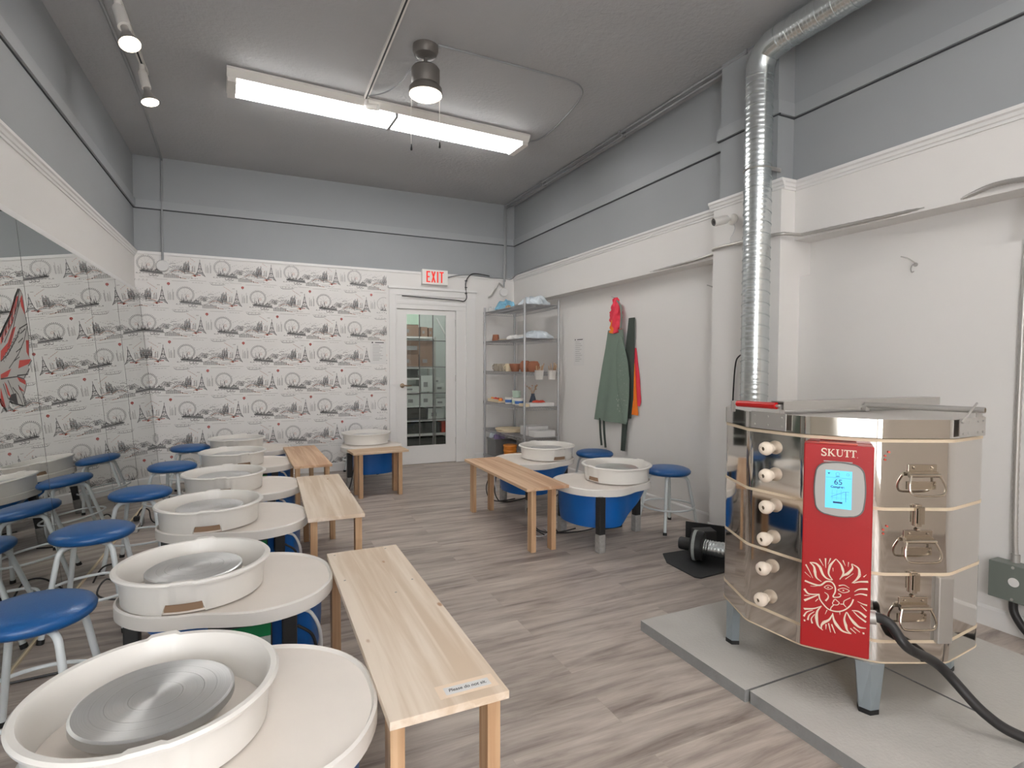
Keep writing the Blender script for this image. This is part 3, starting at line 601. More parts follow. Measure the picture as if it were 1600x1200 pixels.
# track lights
def track(label, x, y0, y1, grp):
    t = thing('light_track', label, 'light track', (x, (y0 + y1) / 2, ZC), 0, grp)
    g = G(); g.box((x - .018, y0, ZC - .022), (x + .018, y1, ZC)); g.box((x - .006, y0 + .02, ZC - .0225), (x + .006, y1 - .05, ZC - .0221), 1); g.box((x - .02, y1 - .08, ZC - .03), (x + .02, y1, ZC), 0)
    g.build('rail', ['plastic', 'rubber'], t, world=True, smooth=0); return t
track('white track on the ceiling near the mirror wall', -.742, 1.2, 5.08, 'ceiling light tracks'); tc_ = track('white track on the ceiling beside the fan light', .86, 1.4, 4.86, 'ceiling light tracks')
def spot(label, p, q, r=.03, lit=True):
    p, q = Vector(p), Vector(q); ax = (q - p).normalized(); L = (q - p).length
    t = thing('track_spotlight', label, 'spotlight', tuple(p), 0, 'track spotlights')
    G().cyl(p + Vector((0, 0, .045)), p, .02, .02, 14).build('adapter', 'plastic', t, world=True)
    G().lathe([(0, 0), (r * .8, 0), (r, .012), (r * 1.05, L * .55), (0, L * .55)], p, 22, ax=ax).build('lamp_body', 'plastic', t, world=True)
    if lit:
        G().lathe([(.021, L * .55), (.022, L * .68), (.05, L * .93), (.058, L)], p, 24, ax=ax).build('reflector', 'satin', t, world=True)
        G().lathe([(.056, L * 1.0), (.05, L * 1.02), (0, L * 1.03)], p, 24, ax=ax).build('bulb_face', 'bulb', t, world=True)
    return t
spot('white track spotlight with glowing bulb above the mirrors', (-.742, 4.93, 3.50), (-.69, 4.90, 3.27))
spot('track spotlight cut off by the top edge above the mirrors', (-.735, 4.1, 3.49), (-.66, 4.0, 3.235), .034)
spot('unlit clear track spotlight head beside the fan light', (.868, 4.78, 3.5), (1.02, 4.66, 3.46), .024, False)
tag(G().tube(smooth_path([(.87, 4.7, 3.55), (.97, 4.6, 3.55), (1.05, 4.45, 3.56), (1.08, 4.2, 3.555), (1.1, 3.92, 3.55)], 6), .006, 8).build('lamp_cable', 'conduit'), 'thin grey cord from the ceiling track to the fan light', 'cord')
tag(G().tube(smooth_path([(1.18, 3.78, 3.565), (1.7, 3.79, 3.566), (2.2, 3.8, 3.566), (2.4, 3.86, 3.566), (2.5, 4.05, 3.566), (2.57, 4.5, 3.566), (2.585, 4.85, 3.566), (2.52, 4.98, 3.562), (2.44, 5.02, 3.55)], 8), .007, 8).build('ceiling_cable', 'conduit'), 'grey cable looping over the ceiling from the fan to the long fixture', 'cable')

# conduits
g = G().tube(smooth_path([(-.844, 3.4, 3.56), (-.844, 5.0, 3.56), (-.86, 5.8, 3.56), (-.895, 6.8, 3.56), (-.905, 7.06, 3.548), (-.908, 7.107, 3.5), (-.91, 7.107, 3.2), (-.915, 7.107, 2.9), (-.915, 7.107, 2.46)], 5), .011, 10)
tag(g.build('conduit', 'conduit'), 'grey conduit across the ceiling and down the wallpapered wall near the mirrors', 'conduit')
bx_ = G().lathe([(0, 0), (.062, 0), (.062, -.0), (.062, .03), (.055, .04), (0, .042)], (-.915, YB - .001, 2.40), 28, ax=(0, -1, 0)); tag(bx_.build('junction_box_cover', 'trim'), 'round white box cover on the wallpaper below the left conduit', 'box cover')
for k_, (dx, lab, zl) in enumerate(((0, 'upper of two grey conduits along the right ceiling edge', 2.42), (.035, 'lower of two grey conduits along the right ceiling edge', 2.5))):
    g = G().tube(smooth_path([(3.19 + dx, .6, 3.555 - dx * .6), (3.19 + dx, 3, 3.555 - dx * .6), (3.19 + dx, 5, 3.555 - dx * .6), (3.19 + dx, 6.9, 3.555 - dx * .6), (3.19 + dx * .6, 7.08, 3.53), (3.185 + dx * .6, 7.103, 3.45), (3.185 + dx * .6, 7.103, 3.1), (3.18 + dx * .6, 7.09, 3.0), (3.18 + dx * .6, 7.103, 2.8), (3.172 + dx * .4, 7.103, zl)], 5), .011, 10)
    for y in (1.6, 2.9, 4.4, 6.0): g.box((3.17 + dx, y, 3.54 - dx * .6), (3.21 + dx, y + .02, 3.571))
    tag(g.build('conduit', 'conduit'), lab, 'conduit', 'conduits along the right ceiling edge')
bx_ = G().lathe([(0, 0), (.06, 0), (.06, .03), (.054, .04), (0, .042)], (3.169, YB - .001, 2.35), 28, ax=(0, -1, 0)); tag(bx_.build('junction_box_cover', 'trim'), 'round white box cover on the wall above the wire shelf', 'box cover')
tag(G().tube(smooth_path([(3.16, 7.1, 2.42), (3.09, 7.09, 2.47), (3.05, 7.1, 2.4), (2.98, 7.08, 2.3), (2.93, 7.1, 2.27)], 6), .012, 8).build('armored_cable', 'satin'), 'short bent metal cable hanging beside the round cover above the shelf', 'cable')
tag(G().tube(smooth_path([(2.34, 7.1, 2.5), (2.45, 7.095, 2.53), (2.6, 7.1, 2.555), (2.8, 7.1, 2.55), (3.0, 7.098, 2.54), (3.15, 7.1, 2.545), (3.28, 7.09, 2.54), (3.3, 6.9, 2.59), (3.3, 6.3, 2.6), (3.31, 5.6, 2.587)], 6), .007, 8).build('data_cable', 'conduit'), 'thin grey cable running from the exit sign to the corner', 'cable')
g = G().tube(smooth_path([(2.95, 7.09, 2.56), (2.75, 7.09, 2.58), (2.66, 7.085, 2.55), (2.60, 7.08, 2.46), (2.6, 7.085, 2.34), (2.61, 7.085, 2.24), (2.56, 7.08, 2.19), (2.45, 7.08, 2.2), (1.72, 7.08, 2.22)], 6), .007, 8)
for z in (2.47, 2.38, 2.3): g.obox((2.6, 7.08, z), (.016, 0, 0), (0, .008, 0), (0, 0, .005))
tag(g.build('wall_cable', 'cable'), 'dark cable drooping from the corner to the door head', 'cable')

# exit sign
ex = thing('exit_sign', 'white box sign reading EXIT in red over the glass door', 'sign', (2.16, YB, 2.39))
G().box((1.985, YB - .06, 2.388), (2.335, YB, 2.583)).build('sign_box', 'exitglow', ex, world=True, smooth=0, bevel=.004)
g = G(); fe = lambda p: (p[0], YB - .0615, p[1])
def rect(x0, z0, x1, z1): g.poly([(x0, z0), (x1, z0), (x1, z1), (x0, z1)], fe)
zb, zt, w = 2.415, 2.56, .016
rect(2.04, zb, 2.058, zt); rect(2.04, zb, 2.092, zb + w); rect(2.04, zt - w, 2.092, zt); rect(2.04, zb + .064, 2.084, zb + .08)
g.poly([(2.106, zb), (2.125, zb), (2.166, zt), (2.147, zt)], fe); g.poly([(2.106, zt), (2.125, zt), (2.166, zb), (2.147, zb)], lambda p: (p[0], YB - .0618, p[1]))
rect(2.184, zb, 2.203, zt); rect(2.218, zt - w, 2.278, zt); rect(2.239, zb, 2.258, zt)
g.build('letters', 'exitred', ex, world=True, smooth=0)

# ------------------------------------------------------------------ pottery wheels
OUT = smooth_path([(x, y, 0) for x, y in ((.513, .0), (.50, .11), (.45, .21), (.36, .29), (.25, .33), (.14, .31), (.05, .278), (-.05, .262), (-.14, .225), (-.215, .15), (-.255, .05), (-.258, -.05), (-.22, -.14), (-.15, -.215), (-.06, -.256), (.03, -.272), (.12, -.308), (.23, -.333), (.35, -.305), (.44, -.235), (.50, -.12))], 4, True)
OUT = [(p.x, p.y) for p in OUT]
def inset(O, d):
    k = len(O); o = []
    for i in range(k):
        a, b, c = Vector(O[i - 1]), Vector(O[i]), Vector(O[(i + 1) % k]); t = (c - a).normalized(); o.append(tuple(b + Vector((-t.y, t.x)) * d))
    return o
def make_wheel(seam, box=True):
    t = thing('pottery_wheel_unit', 'x', 'pottery wheel')
    g = G(); A = OUT; B = inset(OUT, .008); C_ = inset(OUT, .014); k = len(A)
    V = [(x, y, z) for P, z in ((A, .40), (A, .446), (B, .451), (C_, .44)) for x, y in P]
    F = [(r * k + i, r * k + (i + 1) % k, (r + 1) * k + (i + 1) % k, (r + 1) * k + i) for r in range(3) for i in range(k)]
    g.add(V, F, 1); g.add([(x, y, .44) for x, y in C_], [tuple(range(k))], 0); g.add([(x, y, .40) for x, y in A], [tuple(range(k - 1, -1, -1))], 1)
    g.build('table_top', ['table', 'rim'], t, smooth=50)
    # splash pan: two overlapping halves, raised lip, notches at the seams
    n = 144; V = []; F = []
    def rad(a): 
        d = min(abs((a - s_ + PI) % (2 * PI) - PI) for s_ in (seam, seam + PI)); return d
    prof = [(.243, .447), (.247, .50), (.252, .549), (.26, .553), (.27, .553), (.272, .560), (.266, .566), (.252, .565), (.246, .556), (.241, .50), (.237, .452), (.236, .447)]
    for a_ in range(n):
        a = 2 * PI * a_ / n; d = rad(a); lap = d < R(7.6)
        for q, (r, z) in enumerate(prof):
            rr = r + (.0055 if lap and z > .46 and q < 7 else 0); zz = z + (.006 if lap and z > .53 else 0)
            if q in (0, 10, 11) and d < R(14): zz = .484
            if q in (0, 1) and d >= R(14) and d < R(17): rr += .003
            V.append((rr * cos(a), rr * sin(a), zz))
    m_ = len(prof)
    for a_ in range(n):
        for q in range(m_): F.append((a_ * m_ + q, ((a_ + 1) % n) * m_ + q, ((a_ + 1) % n) * m_ + (q + 1) % m_, a_ * m_ + (q + 1) % m_))
    pan = G().add(V, F).build('splash_pan', 'plastic', t, smooth=40)
    g = G()   # pan floor
    
    for s0 in (seam, seam + PI):
        Q = [(s0 + R(-15 + 30 * i / 8)) for i in range(9)]
        g.add([(.2355 * cos(a), .2355 * sin(a), z) for z in (.4542, .4835) for a in Q], [(i, i + 1, i + 10, i + 9) for i in range(8)], 1)
    g.lathe([(0, .447), (.236, .447), (.236, .454), (0, .454)], n=48); g.build('pan_floor', ['table', 'slip'], pan)
    G().lathe([(0, .535), (.02, .5352), (.05, .5355), (.162, .5355), (.168, .532), (.168, .514), (.164, .509), (0, .507)], n=64).build('wheel_head', 'alu', t, smooth=30)
    G().cyl((0, 0, .453), (0, 0, .509), .03, n=20).build('shaft', 'black', t)
    for x, y in ((.37, .265), (.33, -.262), (-.21, -.0)):
        lg = G().box((x - .026, y - .026, .1), (x + .026, y + .026, .402)).build('leg', 'black', t, smooth=0, bevel=.006)
        G().box((x - .029, y - .029, 0), (x + .029, y + .029, .135)).build('leg_sleeve', 'pvc', lg, smooth=0, bevel=.008)
    # blue tub hung below the table, deep at the far lobe and sloping up to the head
    T_ = inset(OUT, .045)
    def zb(x): return .163 if x > .17 else min(.39, .163 + (.17 - x) * .62)
    T2 = []
    for x, y in T_:
        yy = y if y > -.12 else max(y, -.20)
        T2.append((max(-.2, x), yy))
    rows = []
    for f_ in (0, .5, .85, 1):
        sh_ = 1 - .05 * f_ ** 3
        rows.append([((.17 + (x - .17) * sh_), y * sh_, .402 - (.402 - zb(x)) * (f_ if f_ < 1 else 1)) for x, y in T2])
    k = len(T2); V = [p for r_ in rows for p in r_]
    F = [(r_ * k + i, r_ * k + (i + 1) % k, (r_ + 1) * k + (i + 1) % k, (r_ + 1) * k + i) for r_ in range(3) for i in range(k)] + [tuple(3 * k + i for i in range(k - 1, -1, -1))]
    G().add(V, F).build('tub', 'tub', t, smooth=60)
    if not box: return t
    cb = G().box((.06, -.285, .27), (.27, -.21, .385)).build('control_box', 'black', t, smooth=0, bevel=.004)
    g = G(); g.box((.10, -.287, .335), (.265, -.285, .38), 0); g.box((.10, -.287, .30), (.265, -.285, .333), 1); g.box((.10, -.287, .285), (.265, -.285, .298), 0); g.build('control_label', ['green', 'label'], cb, smooth=0)
    G().tube(smooth_path([(.38, -.23, .385), (.41, -.24, .37), (.44, -.235, .30), (.445, -.225, .2), (.43, -.21, .12)], 6), .007, 8).build('drain_hose', 'cablew', t)
    G().tube(smooth_path([(.36, -.24, .33), (.41, -.245, .29), (.43, -.24, .22), (.45, -.22, .12), (.43, -.2, .05), (.38, -.22, .02), (.2, -.26, .012)], 6), .006, 8).build('power_lead', 'cable', t)
    return t
W1 = make_wheel(R(94)); W2 = make_wheel(R(-94)); 
GW = 'pottery wheels in two rows'
W1.location = (-.227, 1.53, 0); tag(W1, 'nearest pottery wheel, its white splash pan cut off at the lower left corner', None, GW)
W2.location = (-.228, 2.464, 0); tag(W2, 'second nearest pottery wheel in the left row, behind the near cropped one', None, GW)
dup(W2, (-.243, 3.49, 0), R(4), 'third pottery wheel in the left row, beside the far end of the near bench', GW)
dup(W1, (-.215, 4.41, 0), R(-6), 'fourth pottery wheel in the left row, beside the near end of the middle bench', GW)
W5 = make_wheel(R(-68)); W5.location = (-.194, 5.44, 0); tag(W5, 'fifth pottery wheel in the left row, before the last one', None, GW)
dup(W2, (-.19, 6.40, 0), R(-8), 'farthest pottery wheel in the left row, by the wallpapered wall', GW)
WR = make_wheel(R(8 + 175)); WR.location = (2.545, 3.53, 0); WR.rotation_euler = (0, 0, R(185)); tag(WR, 'nearer of the two pottery wheels by the right wall', None, GW)
dup(W2, (2.525, 4.63, 0), R(186), 'farther of the two pottery wheels by the right wall, in front of the wire shelf', GW)
WL = make_wheel(R(74), False); WL.location = (1.125, 6.33, 0); WL.rotation_euler = (0, 0, R(-86)); tag(WL, 'lone pottery wheel standing against the wallpaper left of the glass door', None, GW)

# ------------------------------------------------------------------ stools
def make_stool():
    t = thing('round_stool', 'x', 'stool')
    G().lathe([(0, .505), (.08, .504), (.14, .498), (.17, .486), (.18, .472), (.177, .456), (.165, .446), (.14, .444), (0, .444)], n=48).build('seat', 'vinyl', t, smooth=60)
    G().lathe([(0, .446), (.12, .446), (.12, .438), (0, .438)], n=32).build('seat_plate', 'steelw', t)
    for i in range(4):
        a = R(i * 90); c, s_ = cos(a), sin(a)
        P = smooth_path([(r * c, r * s_, z) for r, z in ((.02, .428), (.1, .428), (.13, .424), (.152, .405), (.163, .37), (.186, .26), (.213, .13), (.238, .012))], 4)
        lg = G().tube(P, .0125, 12).build('leg', 'steelw', t)
        G().cyl((.236 * c, .236 * s_, .022), (.2405 * c, .2405 * s_, 0), .0155, .016, 12).build('rubber_foot', 'rubber', lg)
    G().tube([(.21 * cos(2 * PI * i / 48), .21 * sin(2 * PI * i / 48), .185) for i in range(48)], .0075, 8, closed=True).build('foot_ring', 'steelw', t)
    return t
S0 = make_stool(); GS = 'blue topped stools at the pottery wheels'
SL = [(-.708, 2.39, 40, 'nearest blue round stool, cut off by the left edge'), (-.765, 3.42, 42, 'second blue stool from the camera along the mirrors'), (-.705, 4.33, 38, 'middle blue stool of the five along the mirrors'),
      (-.645, 5.35, 20, 'fourth blue stool from the camera along the mirrors'), (-.62, 6.46, 40, 'farthest blue stool along the mirrors, near the wallpaper'), (3.05, 3.52, 45, 'blue stool by the right wall, beside the nearer wheel'),
      (2.985, 4.5, 40, 'blue stool hidden half behind the nearer right wheel, under the aprons'), (1.15, 6.85, 45, 'stool against the wallpaper behind the lone wheel, only legs and ring showing'), (-.68, 1.45, 40, 'blue stool at the nearest wheel, outside the left edge of the picture')]
for i, (x, y, a, l) in enumerate(SL):
    if i == 0: S0.location = (x, y, 0); S0.rotation_euler = (0, 0, R(a)); tag(S0, l, None, GS)
    else: dup(S0, (x, y, 0), R(a), l, GS)

# ------------------------------------------------------------------ benches
def make_bench(label, cx, cy, L, W, H, rz, m, legs, top2=None):
    t = thing('wooden_bench', label, 'bench', (cx, cy, 0), rz, 'low pine benches between the wheels')
    g = G(); g.box((-W / 2, -L / 2, H - .022), (W / 2, L / 2, H))
    g.build('bench_top', m, t, smooth=0, bevel=.0015)
    for x, y in legs:
        G().box((x - .019, y - .032, 0), (x + .019, y + .032, H - .0222)).build('leg', 'pinez', t, smooth=0, bevel=.002)
    return t
LB = lambda W, L: [(sx * (W / 2 - .028), sy * (L / 2 - .07)) for sx in (-1, 1) for sy in (-1, 1)]
B1 = make_bench('near pine bench taped with the words Please do not sit', .444, 1.966, 1.315, .32, .46, 0, 'pine', LB(.32, 1.315))
g = G(); fl2 = lambda x0, y0, x1, y1, z, m: g.box((x0, y0, .44), (x1, y1, z), m)
sg_ = G(); sg_.box((-.02, -.622, .4602), (.145, -.562, .4606), 1); sg_.box((0, -.610, .4606), (.128, -.577, .461), 0)
sgo = sg_.build('taped_notice', ['page', 'tape'], B1, smooth=0)
text_mesh('notice_text', 'Please do not sit.', .019, lambda x, y: (.064 + x, -.5935 + y, .4613), 'dblack', sgo, shear=.25, bold=.0003, sx=.82)
g = G()
for x, y in ((-.13, .62), (.1, .62), (.13, -.575), (.03, .1), (-.13, .3), (.12, .2)): g.lathe([(0, .4605), (.0042, .4605), (.0048, .46), (.0048, .4595)], (x, y, 0), 10)
g.build('screw_heads', 'screw', B1)
G().box((-.12, -.59, .395), (.135, -.57, .4378)).build('apron', 'pinex', B1, smooth=0)
make_bench('middle pine bench in the left row, beside the fourth wheel', .412, 3.825, 1.25, .308, .475, R(-.8), 'pine', [(-.092, .545), (.095, .535), (-.12, -.55), (.125, -.55)])
make_bench('far pine bench in the left row, reaching towards the wallpaper', .413, 5.52, 1.22, .308, .475, R(1.6), 'pinew', [(-.085, .53), (.11, .53), (-.12, -.53), (.12, -.53)])
make_bench('short pine bench in front of the lone wheel left of the door', 1.12, 5.655, .29, .56, .46, R(4), 'pinex', [(-.2, -.09), (-.2, .09), (.2, -.09), (.2, .09)])
make_bench('warm toned pine bench before the two right hand wheels', 1.862, 4.025, 1.316, .335, .475, R(-1), 'pinew', [(-.105, .595), (.065, .595), (-.085, -.57), (.075, -.57)])

# ------------------------------------------------------------------ kiln on slabs
slabs = [(1.735, 1.538, 'far left concrete slab under the kiln, its corner pointing into the room'), (1.748, .876, 'near left concrete slab under the kiln at the bottom edge'), (2.41, 1.545, 'concrete slab under the kiln next to the right wall'), (2.415, .882, 'near right concrete slab beside the kiln')]
for x, y, l in slabs:
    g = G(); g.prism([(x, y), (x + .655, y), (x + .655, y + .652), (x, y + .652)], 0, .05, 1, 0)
    tag(g.build('concrete_slab', ['conc', 'concd'], smooth=0, bevel=.003), l, 'slab', 'square concrete slabs under the kiln')
KC = Vector((2.362, 1.594, 0))
kl = thing('pottery_kiln', 'twelve sided polished steel electric kiln with red control box on concrete slabs', 'kiln', (KC.x, KC.y, .05))
def dodec(Rr, rc=.05, ph=20, seg=7):   # rounded dodecagon, centred on the kiln
    O = []; ap = Rr * cos(R(15))
    rr = rc; Rc = Rr - rr / cos(R(15))
    for i in range(12):
        a = R(ph + 30 * i)
        for j in range(seg):
            b = a + R(-15 + 30 * j / (seg - 1)); O.append((KC.x + Rc * cos(a) + rr * cos(b), KC.y + Rc * sin(a) + rr * sin(b)))
    return O
def kpt(ang, t, D, z):
    a = R(ang); return Vector((KC.x + D * cos(a) - t * sin(a), KC.y + D * sin(a) + t * cos(a), z))
AP = .479 * cos(R(15)) + .0035
def kprism(name, R0, z0, z1, m, rc=.09, top='seam'):
    g = G(); g.prism(dodec(R0, rc), z0, z1, 0, 1); return g.build(name, [m, top], kl, world=True, smooth=20)
kprism('floor_ring', .482, .247, .318, 'chrome')
for z0, z1 in ((.329, .567), (.578, .806), (.817, 1.054)): kprism('kiln_ring', .482, z0, z1, 'chrome')
for z0, z1 in ((.242, .247), (.318, .329), (.567, .578), (.806, .817), (1.054, 1.066)): kprism('brick_seam', .4835, z0, z1, 'seam')
kprism('lid', .487, 1.069, 1.137, 'chrome', top='lidtop')
# vertical strap plates
def kplate(name, ang, t0, t1, z0, z1, m, D=AP, th=.003, parent=kl, bevel=0):
    g = G(); c = (kpt(ang, (t0 + t1) / 2, D + th / 2, (z0 + z1) / 2)); a = R(ang)
    g.obox(c, Vector((-sin(a), cos(a), 0)) * (t1 - t0) / 2, Vector((cos(a), sin(a), 0)) * th / 2, (0, 0, (z1 - z0) / 2))
    o = g.build(name, m, None, smooth=0, bevel=bevel); o.parent = parent; o.data.transform(Matrix.Translation(-Vector(kl.location))); return o
# control box
BD, BA = .55, 215
def bx(t, z, d=0): return kpt(BA, t - .018, BD + d, z)
n_ = Vector((cos(R(BA)), sin(R(BA)), 0)); tv = Vector((-sin(R(BA)), cos(R(BA)), 0))
g = G(); g.obox(kpt(BA, -.018, (BD + AP) / 2 + .004, .665), tv * .109, n_ * (BD - AP - .006) / 2, (0, 0, .38))
cbx = g.build('control_box', 'red', kl, world=True, smooth=0, bevel=.004)
def cchild(g, name, m, smooth=0, bevel=0, parent=None):
    o = g.build(name, m, None, smooth=smooth, bevel=bevel); o.parent = parent or cbx; o.data.transform(Matrix.Translation(-Vector(kl.location))); return o
g = G(); g.obox(bx(0, 1.0475, -.028), tv * .06, n_ * .02, (0, 0, .0012)); cchild(g, 'vent_plate', 'redp')
fnb = lambda d: (lambda p: bx(p[0], p[1], d))
# lettering S K U T T with slab serifs
g = G(); f_ = fnb(.0012)
def R4(x0, z0, x1, z1): g.poly([(x0, z0), (x1, z0), (x1, z1), (x0, z1)], f_)
zb, zt = 1.003, 1.029; h = zt - zb
sp = [(-.0375, .0235), (-.041, .0255), (-.0475, .0255), (-.051, .0205), (-.0495, .0155), (-.043, .012), (-.0385, .008), (-.039, .003), (-.0435, .0005), (-.049, .0015), (-.0515, .005)]
g.stroke([(x, zb + z) for x, z in [(p.x, p.y) for p in smooth_path([(a, b, 0) for a, b in sp], 3)]], .0044, .0044, f_)
R4(-.0365 - .001, zb + .018, -.036, zt); R4(-.053, zb, -.0515, zb + .008)
R4(-.031, zb, -.0262, zt); R4(-.0333, zb, -.024, zb + .0022); R4(-.0333, zt - .0022, -.024, zt)
g.stroke([(-.0265, zb + .011), (-.0155, zt - .001)], .0022, .0022, f_); g.stroke([(-.0235, zb + .014), (-.0125, zb + .001)], .0048, .0048, f_); R4(-.0185, zt - .0022, -.011, zt); R4(-.0165, zb, -.008, zb + .0022)
R4(-.0045, zb + .007, .0003, zt); R4(-.007, zt - .0022, .0028, zt); g.stroke([(p.x, p.y) for p in smooth_path([(-.0021, zb + .009, 0), (.0003, zb + .003, 0), (.006, zb + .0014, 0), (.011, zb + .004, 0), (.0125, zb + .01, 0)], 4)], .0042, .002, f_); R4(.0115, zb + .008, .0135, zt); R4(.0095, zt - .0022, .0158, zt)
for x in (.0195, .0385): R4(x + .0055, zb, x + .0105, zt); R4(x - .0015, zt - .003, x + .0175, zt); R4(x - .0015, zt - .0075, x, zt); R4(x + .016, zt - .0075, x + .0175, zt); R4(x + .003, zb, x + .013, zb + .0022)
R4(.0585, zb, .0605, zb + .002)
cchild(g, 'logo_lettering', 'cream')
